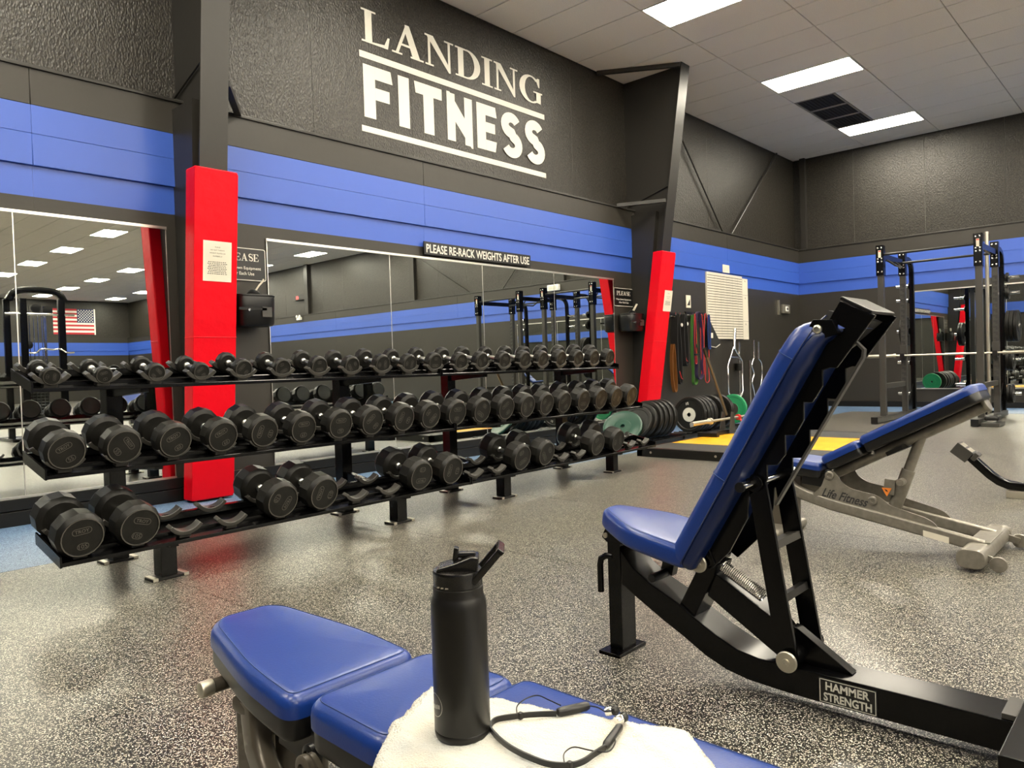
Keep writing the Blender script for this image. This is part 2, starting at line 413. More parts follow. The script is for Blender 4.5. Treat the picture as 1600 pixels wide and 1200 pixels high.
# ---- left wall
wl = G().box(XN, BU, WU+.02, WU+.2, -.1, ZC).build('wall_left', 'black_paint'); tag(wl, 'black wall with blue band, mirrors and painted lettering', kind='structure')
def split(a, b, marks):
    e = [a] + [m for m in marks if a < m < b] + [b]
    return list(zip(e[:-1], e[1:]))
seamsL = [1.60-1.09*k for k in range(6)][::-1] + [1.60, 2.69, 3.82, 4.98, 6.15, 7.62, 8.80, 10.0, 11.2, 12.4, 13.6]
for a, b in split(XN, BU, seamsL):
    G().box(a+.0015, b-.0015, WU, WU+.03, ZLEDGE-.05, ZC).build('wall_panel', 'osb', wl)
sb = [-1.9, 1.56, 5.0, 8.80, 11.6]
for a, b in split(XN, BU, sb):
    G().box(a+.0004, b-.0004, W, WU+.03, ZBT, ZLEDGE).build('wall_board', 'black_paint', wl, bevel=.004, seg=1)
    G().box(a+.0004, b-.0004, W, WU+.03, 2.60, ZBT).build('wall_board', 'blue_paint', wl, bevel=.0015, seg=1)
    G().box(a+.0004, b-.0004, W+.0012, WU+.03, ZSTEP, 2.60).build('wall_board', 'blue_paint', wl, bevel=.003, seg=1)
    G().box(a+.0004, b-.0004, WL, WU+.03, ZBB, ZSTEP).build('wall_board', 'blue_paint', wl)
    G().box(a+.0004, b-.0004, WL, WU+.03, 0, ZBB).build('wall_board', 'black_paint', wl)
G().box(XN, BU, W-.016, W+.01, ZLEDGE-.004, ZLEDGE+.022).build('ledge_strip', 'steel_black', wl, bevel=.005)
G().box(XN, BU, W, WU, ZLEDGE, ZLEDGE+.010).build('ledge_top', 'steel_black', wl)
bb = G().box(XN, 8.7, WL-.05, WL, 0, .095).build('baseboard_left', 'satin_black', None, bevel=.004); tag(bb, 'black painted baseboard under the wall mirrors', kind='structure')
G().box(XN, 8.7, WL-.042, WL, .100, .176).build('upper_board', 'satin_black', bb, bevel=.004)
bb2 = G().box(9.1, BL, WL-.02, WL, 0, .09).build('baseboard_left', 'satin_black', None, bevel=.004); tag(bb2, 'black baseboard under the wall chart', kind='structure')

# ---- back wall
wb = G().box(BU+.02, BU+.2, YF, WU+.1, -.1, ZC).build('wall_back', 'black_paint'); tag(wb, 'black back wall with blue band behind the power rack', kind='structure')
seamsB = [4.7-1.2*k for k in range(28)][::-1]
for a, b in split(YF, WU, seamsB):
    G().box(BU, BU+.03, a+.0015, b-.0015, ZLEDGE-.05, ZC).build('wall_panel', 'osb', wb)
for a, b in split(YF, WU, [-22, -16, -10, -4, 1.2]):
    G().box(B, BU+.03, a+.001, b-.001, ZBT, ZLEDGE).build('wall_board', 'black_paint', wb, bevel=.004, seg=1)
    G().box(B, BU+.03, a+.001, b-.001, 2.60, ZBT).build('wall_board', 'blue_paint', wb, bevel=.0015, seg=1)
    G().box(B+.0012, BU+.03, a+.001, b-.001, ZSTEP, 2.60).build('wall_board', 'blue_paint', wb, bevel=.003, seg=1)
    G().box(BL, BU+.03, a+.001, b-.001, ZBB, ZSTEP).build('wall_board', 'blue_paint', wb)
    G().box(BL, BU+.03, a+.001, b-.001, 0, ZBB).build('wall_board', 'black_paint', wb)
G().box(B-.016, B+.01, YF, W, ZLEDGE-.004, ZLEDGE+.022).build('ledge_strip', 'steel_black', wb, bevel=.005)
G().box(B, BU, YF, W, ZLEDGE, ZLEDGE+.010).build('ledge_top', 'steel_black', wb)
b3 = G().box(BL-.05, BL, YF, W, 0, .10).build('baseboard_back', 'satin_black', None, bevel=.004); tag(b3, 'black baseboard along the back wall', kind='structure')
# upper posts on the back wall and in the corner
for n_, yy in enumerate((5.62, -.25, -6.0, -11.8, -17.6)):
    w_ = .10 if yy > 5 else .22
    o = G().box(BU-.10, BU, yy-w_/2, yy+w_/2, ZLEDGE+.012, ZC).build('trim_post', 'steel_black', None, bevel=.004)
    tag(o, ('narrow steel post in the upper back corner', 'steel post on the back wall above the second rack', 'steel post on the back wall seen in the mirror with a diagonal rod', 'steel post on the back wall seen beside the red clock', 'steel post far along the back wall')[n_], kind='structure')
# ---- opposite and near walls
wr = G().box(XN, BU, YF-.2, YF, 0, ZC).build('wall_right', 'osb'); tag(wr, 'far dark wall with a blue band and a flag', kind='structure')
G().box(XN, B, YF, YF+.1, ZBT, ZLEDGE).build('wall_board', 'black_paint', wr)
G().box(XN, B, YF, YF+.1, ZSTEP, ZBT).build('wall_board', 'blue_paint', wr)
G().box(XN, B, YF, YF+.08, ZBB, ZSTEP).build('wall_board', 'blue_paint', wr)
G().box(XN, B, YF, YF+.08, 0, ZBB).build('wall_board', 'black_paint', wr)
wf = G().box(XN-.2, XN, YF, WU, 0, ZC).build('wall_front', 'osb'); tag(wf, 'dark wall behind the camera', kind='structure')
G().box(XN, XN+.1, YF, W, ZSTEP, ZBT).build('wall_board', 'blue_paint', wf)

# ---- diagonal wind-brace rods on the upper walls
def rod(p0, p1, lab):
    g = G().cyl(p0, p1, .014, 8).cyl(Vector(p1)+Vector((0, 0, -.0)), Vector(p1)+Vector((0, -.03, 0)), .025, 8)
    return tag(g.build('brace_rod', 'steel_black'), lab, 'brace', 'diagonal steel rods')
rod((10.35, WU-.05, 4.33), (11.62, WU-.05, 3.05), 'diagonal black steel rod rising towards the column on the upper wall')
rod((13.86, WU-.05, 4.80), (11.88, WU-.05, 3.05), 'diagonal black steel rod rising towards the back corner')
rod((BU-.05, -6.4, 4.7), (BU-.05, -3.5, 3.05), 'diagonal black steel rod on the back wall, reflected beside a post')
rod((BU-.05, -.6, 4.7), (BU-.05, -2.3, 3.05), 'diagonal black steel rod on the back wall, reflected above the racks')

# ---- tapered steel columns with red pads
def column(name, xc, y0, sl, lab, padlab, pz0, pz1, pw, bs_):
    t = thing(name, (xc, WL, 0), lab, 'column'); t['kind'] = 'structure'
    def yf(z): return y0-sl*z
    hw = .105
    f = G(); f.hexa([(xc-hw, yf(0), 0), (xc+hw, yf(0), 0), (xc+hw, yf(0)+.014, 0), (xc-hw, yf(0)+.014, 0),
                     (xc-hw, yf(ZC), ZC), (xc+hw, yf(ZC), ZC), (xc+hw, yf(ZC)+.014, ZC), (xc-hw, yf(ZC)+.014, ZC)])
    f.build('flange', 'steel_black', t, bevel=.002)
    G().hexa([(xc-.006, yf(0)+.01, 0), (xc+.006, yf(0)+.01, 0), (xc+.006, WU+.02, 0), (xc-.006, WU+.02, 0),
              (xc-.006, yf(ZC)+.01, ZC), (xc+.006, yf(ZC)+.01, ZC), (xc+.006, WU+.02, ZC), (xc-.006, WU+.02, ZC)]).build('web', 'steel_black', t)
    # lower boxing between the wall boards
    G().hexa([(xc-.09, yf(0)+.06, 0), (xc+.09, yf(0)+.06, 0), (xc+.09, WU, 0), (xc-.09, WU, 0),
              (xc-.09, yf(2.9)+.16, 2.97), (xc+.09, yf(2.9)+.16, 2.97), (xc+.09, WU, 2.97), (xc-.09, WU, 2.97)]).build('boxing', 'steel_black', t)
    s_ = bs_
    G().bar((xc+s_*.10, yf(3.06)+.02, 3.08), (xc+s_*.44, W-.01, 3.06), .05, .045).build('brace', 'steel_black', t)
    G().bar((xc+s_*.09, yf(4.75)+.02, 4.79), (xc+s_*.66, WU-.02, 4.79), .05, .05).build('top_brace', 'steel_black', t)
    G().cyl((xc-.02, WU, 3.10), (xc-.02, yf(3.3)+.02, 3.30), .008, 8).build('stiffener', 'steel_black', t)
    p = thing('column_pad', (xc, yf(pz0), pz0), padlab, 'pad', 'red column pads')
    th = .05; a, b = xc-pw/2, xc+pw/2
    def ring(z, e=0): y = yf(z)-th; return [(a+e, y+e, z), (b-e, y+e, z), (b-e, y+.15, z), (a+e, y+.15, z)]
    G().hexa(ring(pz0)+ring(pz1)).build('cover', 'red_vinyl', p, bevel=.012, seg=3)
    sm = G()
    for e in (a+.004, b-.004):
        sm.tube([(e, yf(z)-th+.004, z) for z in (pz0+.02, pz1-.02)], .005, 6)
    sm.build('seam', 'red_vinyl', p)
    for z in (pz0+(pz1-pz0)*.25, pz0+(pz1-pz0)*.5):
        G().tube([(a-.001, yf(z)-th+.14, z), (a-.001, yf(z)-th, z), (b+.001, yf(z)-th, z), (b+.001, yf(z)-th+.14, z)], .0035, 6).build('welt', 'red_vinyl', p)
    return yf
yf1 = column('steel_column', 2.59, 5.53, .11, 'tapered black steel column behind the dumbbell rack', 'tall red vinyl pad on the column behind the dumbbells', .015, 2.44, .325, 1)
yf2 = column('steel_column', 8.84, 5.60, .152, 'tapered black steel column near the weight plates', 'tall red vinyl pad on the column by the hanging bands', .03, 2.42, .345, -1)

# ---- mirrors
def mirror(name, panes, z0, z1, lab, axis='y', y=None):
    t = thing(name, ((panes[0][0]+panes[-1][1])/2, W, z0) if axis == 'y' else (B, (panes[0][0]+panes[-1][1])/2, z0), lab, 'mirror', 'wall mirrors')
    lo, hi = panes[0][0], panes[-1][1]
    if axis == 'y':
        for a, b in panes: G().box(a+.0004, b-.0004, WL-.012, WL-.002, z0, z1).build('mirror_pane', 'mirror', t)
        G().box(lo-.004, hi+.004, WL-.022, WL-.002, z1-.002, z1+.018).build('top_channel', 'alu', t)
        G().box(lo-.004, hi+.004, WL-.022, WL-.002, z0-.012, z0+.004).build('bottom_channel', 'alu', t)
        for e in [lo]+[p_[1] for p_ in panes]: G().box(e-.003, e+.003, WL-.0135, WL-.010, z0, z1).build('edge_strip', 'alu', t)
    else:
        for a, b in panes: G().box(BL-.012, BL-.002, a+.001, b-.001, z0, z1).build('mirror_pane', 'mirror', t)
        G().box(BL-.022, BL-.002, lo-.004, hi+.004, z1-.002, z1+.018).build('top_channel', 'alu', t)
        G().box(BL-.022, BL-.002, lo-.004, hi+.004, z0-.012, z0+.006).build('bottom_channel', 'alu', t)
        for e in [lo]+[p_[1] for p_ in panes]: G().box(BL-.0135, BL-.010, e-.003, e+.003, z0, z1).build('edge_strip', 'alu', t)
mirror('wall_mirror', [(-1.1, .17), (.17, 1.43), (1.43, 2.42)], .185, 2.06, 'large wall mirror before the first red padded column, showing the flag')
mirror('wall_mirror', [(3.25, 4.54), (4.54, 5.81), (5.81, 7.04), (7.04, 8.29)], .185, 2.06, 'long wall mirror below the re-rack sign')
mirror('wall_mirror', [(-1.75, -.4), (-.4, .95), (.95, 2.3), (2.3, 3.70)], .33, 2.045, 'wall mirror behind the power rack', axis='x')
# ------------------------------------------------------------------ hand-drawn letters (cap height 1)
def arc(cx, cy, rx, ry, a0, a1, n=14): return [(cx+rx*math.cos(R(a0+(a1-a0)*i/n)), cy+ry*math.sin(R(a0+(a1-a0)*i/n))) for i in range(n+1)]
def band(outer, inner): return [[outer[i], outer[i+1], inner[i+1], inner[i]] for i in range(len(outer)-1)]
def stroke(pts, w):
    o = []; n = len(pts); L_ = []; R_ = []
    for i in range(n):
        a = pts[max(i-1, 0)]; b = pts[min(i+1, n-1)]; dx, dy = b[0]-a[0], b[1]-a[1]; l = math.hypot(dx, dy)
        ww = w(i/(n-1)) if callable(w) else w
        L_.append((pts[i][0]-dy/l*ww/2, pts[i][1]+dx/l*ww/2)); R_.append((pts[i][0]+dy/l*ww/2, pts[i][1]-dx/l*ww/2))
    return band(L_, R_)
def rect(x0, x1, y0, y1): return [[(x0, y0), (x1, y0), (x1, y1), (x0, y1)]]
SF = .055
def serif_glyph(c):
    if c == 'L': return rect(.10, .30, 0, 1)+rect(0, .42, 1-SF, 1)+rect(0, .5, 0, SF)+[[(.3, 0), (.76, 0), (.82, .36), (.76, .36), (.66, .10), (.3, SF)]], .82
    if c == 'A': return [[(.10, 0), (.19, 0), (.49, .86), (.45, 1)], [(.42, 1), (.56, 1), (.90, 0), (.66, 0), (.44, .72)]]+rect(.22, .72, .30, .37)+rect(0, .32, 0, SF)+rect(.58, 1.0, 0, SF), 1.0
    if c == 'N': return rect(.10, .18, 0, 1)+rect(.78, .86, 0, 1)+[[(.04, 1), (.28, 1), (.86, .10), (.86, -.04), (.80, -.04), (.10, .90)]]+rect(0, .28, 0, SF)+rect(.66, .98, 1-SF, 1)+rect(0, .24, 1-SF, 1), .98
    if c == 'D': return rect(.10, .30, 0, 1)+rect(0, .45, 0, SF)+rect(0, .45, 1-SF, 1)+band(arc(.42, .5, .50, .5, -90, 90), arc(.40, .5, .29, .5-SF, -90, 90)), .92
    if c == 'I': return rect(.11, .31, 0, 1)+rect(0, .42, 0, SF)+rect(0, .42, 1-SF, 1), .42
    if c == 'G': return band(arc(.50, .5, .50, .52, 48, 300, 22), arc(.53, .5, .29, .46, 48, 300, 22))+[[(.50+.50*math.cos(R(300)), .5+.52*math.sin(R(300))), (.93, .03), (.93, .42), (.73, .42), (.73, .10), (.53+.29*math.cos(R(300)), .5+.46*math.sin(R(300)))]]+rect(.60, 1.0, .40, .40+SF)+[[(.80, .98), (.88, .98), (.88, .64), (.83, .64), (.72, .90)]], 1.0
    if c == 'P': return rect(.10, .30, 0, 1)+rect(0, .42, 0, SF)+rect(0, .45, 1-SF, 1)+band(arc(.42, .73, .36, .27, -90, 90), arc(.40, .73, .17, .27-SF, -90, 90))+rect(.28, .45, .46, .46+SF), .80
    if c == 'E': return rect(.10, .30, 0, 1)+rect(0, .6, 0, SF)+rect(0, .6, 1-SF, 1)+rect(.28, .58, .47, .53)+[[(.5, 0), (.76, 0), (.82, .30), (.76, .30), (.66, SF), (.5, SF)], [(.5, 1), (.74, 1), (.78, .74), (.72, .74), (.64, 1-SF), (.5, 1-SF)], [(.52, .38), (.58, .38), (.58, .62), (.52, .62)]], .82
    if c == 'S': return stroke(arc(.36, .755, .25, .215, 40, 270, 16)+arc(.36, .265, .25, .235, 90, -140, 16)[1:], lambda t: .11+.11*math.exp(-((t-.5)/.22)**2))+rect(.54, .60, .68, .98)+rect(.06, .12, .0, .32), .70
def sans_glyph(c):
    w = .26
    if c == 'F': return rect(0, w, 0, 1)+[[(w, 1), (.62, 1), (.66, .76), (w, .76)]]+[[(w, .60), (.58, .60), (.58, .37), (w, .37)]], .66
    if c == 'I': return rect(0, w, 0, 1), w
    if c == 'T': return rect(.22, .22+w, 0, 1)+[[(0, 1), (.70, 1), (.70, .77), (.03, .77)]], .70
    if c == 'N': return rect(0, .22, 0, 1)+rect(.48, .70, -.02, 1)+[[(0, 1.02), (.08, 1.02), (.70, .28), (.70, -.06), (.66, -.06), (0, .66)]], .70
    if c == 'E': return rect(0, w, 0, 1)+[[(w, 1), (.56, 1), (.60, .77), (w, .77)]]+[[(w, .62), (.54, .62), (.54, .40), (w, .40)]]+[[(w, .23), (.58, .23), (.54, 0), (w, 0)]], .60
    if c == 'S': return stroke(arc(.32, .725, .205, .175, 25, 270, 16)+arc(.32, .275, .215, .185, 90, -155, 16)[1:], lambda t: .22+.04*math.exp(-((t-.5)/.25)**2)), .64
def letter(g, polys, o, xd, yd, h, sx=1.0):
    o, xd, yd = Vector(o), Vector(xd), Vector(yd); g.flat = True
    nrm = xd.cross(yd).normalized()
    for k, p in enumerate(polys):
        a = sum(p[i][0]*p[(i+1) % len(p)][1]-p[(i+1) % len(p)][0]*p[i][1] for i in range(len(p)))
        q = p if a > 0 else p[::-1]
        g.poly([o + nrm*(.0003*k) + xd*x*h*sx + yd*y*h for x, y in q])
XD, ZD = Vector((1, 0, 0)), Vector((0, 0, 1))
# painted name on the upper wall
logo = thing('wall_lettering', (5.7, WU, 3.2), 'large white painted two-line gym name on the upper black wall', 'lettering')
yw = WU-.003
def spread(word, fn, x0, x1, z0, h, gap, name='letter'):
    gl = [fn(c) for c in word]; tot = sum(w for _, w in gl)+gap*(len(word)-1); s = (x1-x0)/(tot*h); x = x0
    for polys, w in gl:
        g = G(); letter(g, polys, (x, yw, z0), XD, ZD, h, s); g.build(name, 'white_print', logo); x += (w+gap)*h*s
spread('LANDING', serif_glyph, 4.385, 7.045, 4.095, .315, .06)
spread('FITNESS', sans_glyph, 4.385, 7.055, 3.375, .505, .13)
for z0, z1 in ((3.938, 3.999), (3.232, 3.290)):
    G().box(4.35, 7.08, yw-.0005, yw+.002, z0, z1).build('rule_line', 'white_print', logo)

# re-rack banner
t = thing('banner_sign', (5.76, WL, 2.10), 'long black sign reading please re-rack weights after use', 'sign')
G().box(4.965, 6.59, W-.014, W-.002, 2.100, 2.230).build('board', 'sign_black', t)
g = G(); text(g, 'PLEASE RE-RACK WEIGHTS AFTER USE', (5.7775, W-.0155, 2.163), XD, ZD, width=1.57, height=.088, bold=.018); g.build('lettering', 'white_print', t)

def please_sign(x0, x1, z0, z1, lab):
    t = thing('notice_sign', ((x0+x1)/2, WL, z0), lab, 'sign', 'black please-wipe-down signs')
    y = WL-.010
    rp_ = []
    def rr(x0, x1, z0, z1, r):
        return arc(x1-r, z1-r, r, r, 0, 90, 5)+arc(x0+r, z1-r, r, r, 90, 180, 5)+arc(x0+r, z0+r, r, r, 180, 270, 5)+arc(x1-r, z0+r, r, r, 270, 360, 5)
    G().prism(rr(x0, x1, z0, z1, .02), 'y', y, WL-.002).build('board', 'sign_black', t)
    o, i = rr(x0+.004, x1-.004, z0+.004, z1-.004, .018), rr(x0+.010, x1-.010, z0+.010, z1-.010, .013)
    b = G(); b.flat = True
    for k in range(len(o)):
        j = (k+1) % len(o); b.quad(*[(p[0], y-.001, p[1]) for p in (o[k], i[k], i[j], o[j])])
    b.build('border', 'white_print', t)
    w = x1-x0; h = z1-z0
    g = G(); gl = [serif_glyph(c) for c in 'PLEASE']; hh = .22*h; tot = sum(a[1] for a in gl)+.08*5; s = .70*w/(tot*hh); x = x0+.15*w
    for polys, ww in gl: letter(g, polys, (x, y-.001, z0+.60*h), XD, ZD, hh, s); x += (ww+.08)*hh*s
    text(g, 'Wipe Down Equipment', ((x0+x1)/2, y-.001, z0+.375*h), XD, ZD, width=.78*w, height=.115*h, bold=.01)
    text(g, 'After Each Use', ((x0+x1)/2, y-.001, z0+.225*h), XD, ZD, width=.50*w, height=.10*h, bold=.01)
    g.build('lettering', 'white_print', t)
please_sign(2.80, 3.238, 1.712, 1.985, 'black please wipe-down sign half hidden behind the first red pad')
please_sign(8.30, 8.76, 1.712, 1.965, 'small black please wipe-down sign by the second red column')

def wipes(x0, x1, z0, z1, lab):
    xc = (x0+x1)/2; w = (x1-x0)/2; t = thing('wipe_dispenser', (xc, WL, z0), lab, 'dispenser', 'wall wipe dispensers')
    yc = WL-.135
    def oval(r_, s): return [(xc+w*s*math.copysign(abs(math.cos(a))**.6, math.cos(a)), yc+.12*s*math.copysign(abs(math.sin(a))**.6, math.sin(a))) for a in [2*PI*k/28 for k in range(28)]]
    b = G(); rings = [(z0, .86), (z0+.02, .95), (z1-.03, 1.0), (z1, .97)]
    vs_ = []
    for z, s in rings: vs_ += [(p[0], p[1], z) for p in oval(0, s)]
    fs_ = [(j*28+i, j*28+(i+1) % 28, (j+1)*28+(i+1) % 28, (j+1)*28+i) for j in range(3) for i in range(28)]+[tuple(range(28))[::-1], tuple(range(84, 112))]
    b.add(vs_, fs_); b.build('bucket', 'black_plastic', t)
    l = G(); l.prism(oval(0, 1.02), 'z', z1-.012, z1+.006); l.build('lid', 'black_plastic', t, bevel=.004)
    G().lathe([(.05, 0), (.055, .02), (.03, .045), (.012, .05)], (xc+.02, yc, z1+.004), (0, 0, 1), 16).build('nozzle', 'black_plastic', t)
    wp = G(); wp.sweep([(xc+.03, yc-.01, z1+.045), (xc+.055, yc-.02, z1+.085), (xc+.085, yc-.02, z1+.115), (xc+.095, yc-.03, z1+.14)], [(-.022, -.004), (.022, -.007), (.028, .007), (-.018, .004)]); wp.build('wipe', 'paper', t, bevel=.002)
    G().box(xc-w*.6, xc+w*.6, WL-.03, WL-.002, z0+.03, z1-.02).build('bracket', 'satin_black', t)
    G().box(xc-w*1.03, xc+w*.35, yc-.125, yc-.115, (z0+z1)/2, (z0+z1)/2+.02).build('strap', 'satin_black', t)
    G().cyl((xc-w*.55, yc-.135, (z0+z1)/2), (xc-w*.55, yc-.11, (z0+z1)/2), .011, 12).build('rivet', 'chrome', t)
    g = G(); g.box(xc+w*.12, xc+w*.62, yc-.125, yc-.119, z0+.07, z0+.15); g.build('roll_window', 'grey_black', t)
wipes(2.86, 3.20, 1.33, 1.575, 'black wall wipe dispenser beside the first red pad')
wipes(8.33, 8.70, 1.37, 1.60, 'black wall wipe dispenser left of the second red column')

# notes taped to the pads
def note(xc, z0, z1, w, yfn, lab, lines, body):
    t = thing('paper_notice', (xc, yfn(z0)-.06, z0), lab, 'notice', 'paper notices on the red pads')
    def pt(x, z, d=0): return (x, yfn(z)-.0515-d, z)
    g = G(); g.hexa([pt(xc-w/2, z0, .001), pt(xc+w/2, z0, .001), pt(xc+w/2, z0, -.001), pt(xc-w/2, z0, -.001), pt(xc-w/2, z1, .001), pt(xc+w/2, z1, .001), pt(xc+w/2, z1, -.001), pt(xc-w/2, z1, -.001)]); g.build('sheet', 'paper', t)
    sl = Vector(pt(0, z1))-Vector(pt(0, z0)); sl.normalize()
    g = G(); h = z1-z0
    for k, s in enumerate(lines):
        z = z1-h*(.15+.075*k); text(g, s, pt(xc, z, .0018), XD, sl, height=h*.032, res=2)
    for k in range(body):
        z = z1-h*(.52+.042*k); ww = w*(.66+.05*math.sin(k*2.1)); n = 9; x = xc-ww/2
        for q in range(n):
            l = ww/n*random.uniform(.6, .9); g.quad(pt(x, z-h*.008, .0018), pt(x+l, z-h*.008, .0018), pt(x+l, z+h*.008, .0018), pt(x, z+h*.008, .0018)); x += ww/n
    g.build('lettering', 'ink', t)
note(2.60, 1.635, 1.925, .215, yf1, 'cream paper notice taped to the first red pad', ['PLEASE', 'DO NOT THROW', 'WEIGHT PLATES OR', 'DUMBBELLS'], 8)
note(8.93, 1.63, 1.91, .20, yf2, 'small paper notice taped to the second red pad', ['PLEASE', '', 'DO NOT THROW', 'WEIGHTS'], 5)

# wall chart and papers by the hanging gear
t = thing('wall_chart', (11.5, WL, 1.29), 'large white gridded record chart on the black wall', 'chart')
G().box(10.86, 12.11, W-.004, WL-.001, 1.295, 2.36).build('sheet', 'paper', t)
g = G()
for k in range(24): z = 1.33+k*.0425; g.box(10.87, 12.10, W-.006, W-.0045, z, z+.009)
g.build('row_lines', 'ink', t)
g = G()
for xx in (11.12, 11.33, 11.54, 11.74, 11.94): g.box(xx, xx+.006, W-.006, W-.0045, 1.33, 2.33)
for k in range(11):
    for c in range(5):
        xx = 10.9+c*.22+(0 if c == 0 else .05); l = random.uniform(.04, .09); z = 1.348+(23-k)*.0425-.002; g.box(xx, xx+l, W-.0055, W-.0045, z, z+.007)
g.build('entries', 'steel', t)
t = thing('paper_strip', (12.27, WL, 1.29), 'narrow white paper strip beside the record chart', 'paper')
for a, b in ((1.29, 1.60), (1.605, 2.05), (2.055, 2.335)): G().box(12.165, 12.37, WL-.006, WL-.001, a, b).build('sheet', 'paper', t)
g = G()
for z in (1.55, 2.0, 2.29): text(g, 'PR', (12.267, WL-.007, z), XD, ZD, height=.03)
g.build('lettering', 'ink', t)
t = thing('paper_notice', (11.53, W, 2.39), 'small square paper notice above the record chart', 'notice'); G().box(11.41, 11.65, W-.005, W-.001, 2.385, 2.515).build('sheet', 'paper', t)
g = G()
for k in range(4): text(g, '- - - - -', (11.53, W-.006, 2.42+k*.022), XD, ZD, width=.16)
g.build('lettering', 'ink', t)
t = thing('paper_notice', (10.3, WL, 1.76), 'small paper card with a dark graphic above the bands', 'notice'); G().box(10.23, 10.37, WL-.006, WL-.001, 1.765, 1.955).build('sheet', 'paper', t)
g = G(); g.flat = True; g.poly([(10.255, WL-.007, 1.80), (10.345, WL-.007, 1.80), (10.345, WL-.007, 1.90)]); g.build('graphic', 'ink', t)
t = thing('wall_outlet_box', (13.93, WL, 1.79), 'grey metal switch box on the wall near the back corner', 'switch')
G().box(13.79, 14.09, WL-.05, WL, 1.79, 1.955).build('box', 'steel', t, bevel=.006)
G().box(13.88, 14.0, WL-.055, WL-.048, 1.83, 1.92).build('cover', 'white', t, bevel=.003); G().box(13.92, 13.96, WL-.062, WL-.05, 1.85, 1.90).build('rocker', 'black_plastic', t)
G().box(13.62, 13.66, WL-.03, WL, 1.76, 2.03).build('conduit', 'steel', t)

# clock, emergency light and box seen in the mirror on the back wall; flag on the far wall
t = thing('wall_timer', (BU, -12.35, 3.62), 'black wall timer with red digits, seen in the mirror', 'clock')
G().box(BU-.07, BU, -12.62, -11.95, 3.60, 3.79).build('case', 'black_plastic', t, bevel=.01)
g = G(); text(g, '88', (BU-.071, -12.42, 3.695), (0, -1, 0), ZD, height=.11, bold=.01); g.build('digits', 'led_red', t)
t = thing('emergency_light', (BU, -12.2, 2.9), 'small white emergency light on the back wall, seen in the mirror', 'light'); G().box(B-.08, B, -12.33, -12.08, 2.88, 2.98).build('case', 'white', t, bevel=.01)
for s_ in (-.09, .09): G().lathe([(.02, 0), (.045, .05), (.045, .06)], (B-.04, -12.2+s_, 3.0), (-1, 0, .2), 14).build('lamp_head', 'white', t)
t = thing('wall_speaker', (BU, -.45, 2.84), 'small white box on the back wall above the second rack, seen in the mirror', 'box'); G().box(B-.1, B, -.60, -.25, 2.83, 2.98).build('case', 'white', t, bevel=.012); G().box(B-.105, B-.098, -.56, -.29, 2.86, 2.95).build('grille', 'hub', t)
fl_ = thing('flag', (12.3, YF, 3.2), 'stars and stripes flag on the far wall, seen in the mirror', 'flag')
fx0, fx1, fz0, fz1 = 11.35, 13.12, 3.20, 4.42
for k in range(13):
    z0 = fz0+(fz1-fz0)*k/13; G().box(fx0, fx1, YF+.015, YF+.025, z0, z0+(fz1-fz0)/13).build('stripe', 'flag_red' if k % 2 == 0 else 'flag_white', fl_)
cz = fz0+(fz1-fz0)*6/13; cx = fx1-(fx1-fx0)*.42
G().box(cx, fx1, YF+.024, YF+.03, cz, fz1).build('canton', 'flag_blue', fl_)
for r_ in range(9):
    for c in range(6 if r_ % 2 == 0 else 5):
        sx = cx+(fx1-cx)*(.09+.164*c+(.082 if r_ % 2 else 0)); sz = cz+(fz1-cz)*(.1+.1*r_); g = G(); g.flat = True
        g.poly([(sx-(.042 if q % 2 == 0 else .017)*math.sin(q*PI/5), YF+.031, sz+(.042 if q % 2 == 0 else .017)*math.cos(q*PI/5)) for q in range(10)]); g.build('star', 'flag_white', fl_)
G().box(fx1, fx1+.06, YF+.012, YF+.03, fz0-.01, fz1+.01).build('sleeve', 'flag_white', fl_)
# ------------------------------------------------------------------ dumbbell racks
RA = math.atan(.042); RL = 2.44
TIERS = {'top': (3.65, .905, 3.90, .965), 'middle': (3.535, .540, 3.79, .602), 'bottom': (3.41, .190, 3.68, .255)}
RT = Matrix.Translation((.95, 3.55, 0)) @ Matrix.Rotation(RA, 4, 'Z') @ Matrix.Translation((0, -3.55, 0))       # rack frame: u along the wall, v depth, from the left end
def rw(u, v, z): return RT @ Vector((u, v, z))
U = {'top': [0.09, 0.306, 0.544, 0.768, 1.0, 1.236, 1.476, 1.71, 1.948, 2.173, 2.403, 2.651, 2.869, 3.117, 3.36, 3.586, 3.826, 4.072, 4.314, 4.559],
     'middle': [0.092, 0.327, 0.56, 0.799, 1.029, 1.267, 1.514, 1.746, 1.994, 2.223, 2.464, 2.711, 2.97, 3.212, 3.447, 3.68, 3.947, 4.203, 4.445, 4.701],
     'bottom': [0.094, 0.328, 0.542, 0.772, 1.042, 1.296, 1.53, 1.77, 2.007, 2.278, 2.51, 2.745, 2.981, 3.264, 3.49, 3.72, 3.945, 4.254, 4.49, 4.72]}
def saddle_mesh():
    g = G(); n = 10; out = []; inn = []
    for k in range(n+1):
        a = R(215+110*k/n); out.append((.098*math.cos(a), .098*math.sin(a)+.098)); inn.append((.080*math.cos(a), .080*math.sin(a)+.100))
    P = out + inn[::-1]
    g.prism(P, 'y', -.022, .022)
    g.box(-.028, .028, -.018, .018, -.012, .012)
    o = g.build('saddle', 'grey_black', None, bevel=.002, seg=1, local=True); me = o.data; bpy.data.objects.remove(o); return me
SAD = saddle_mesh()
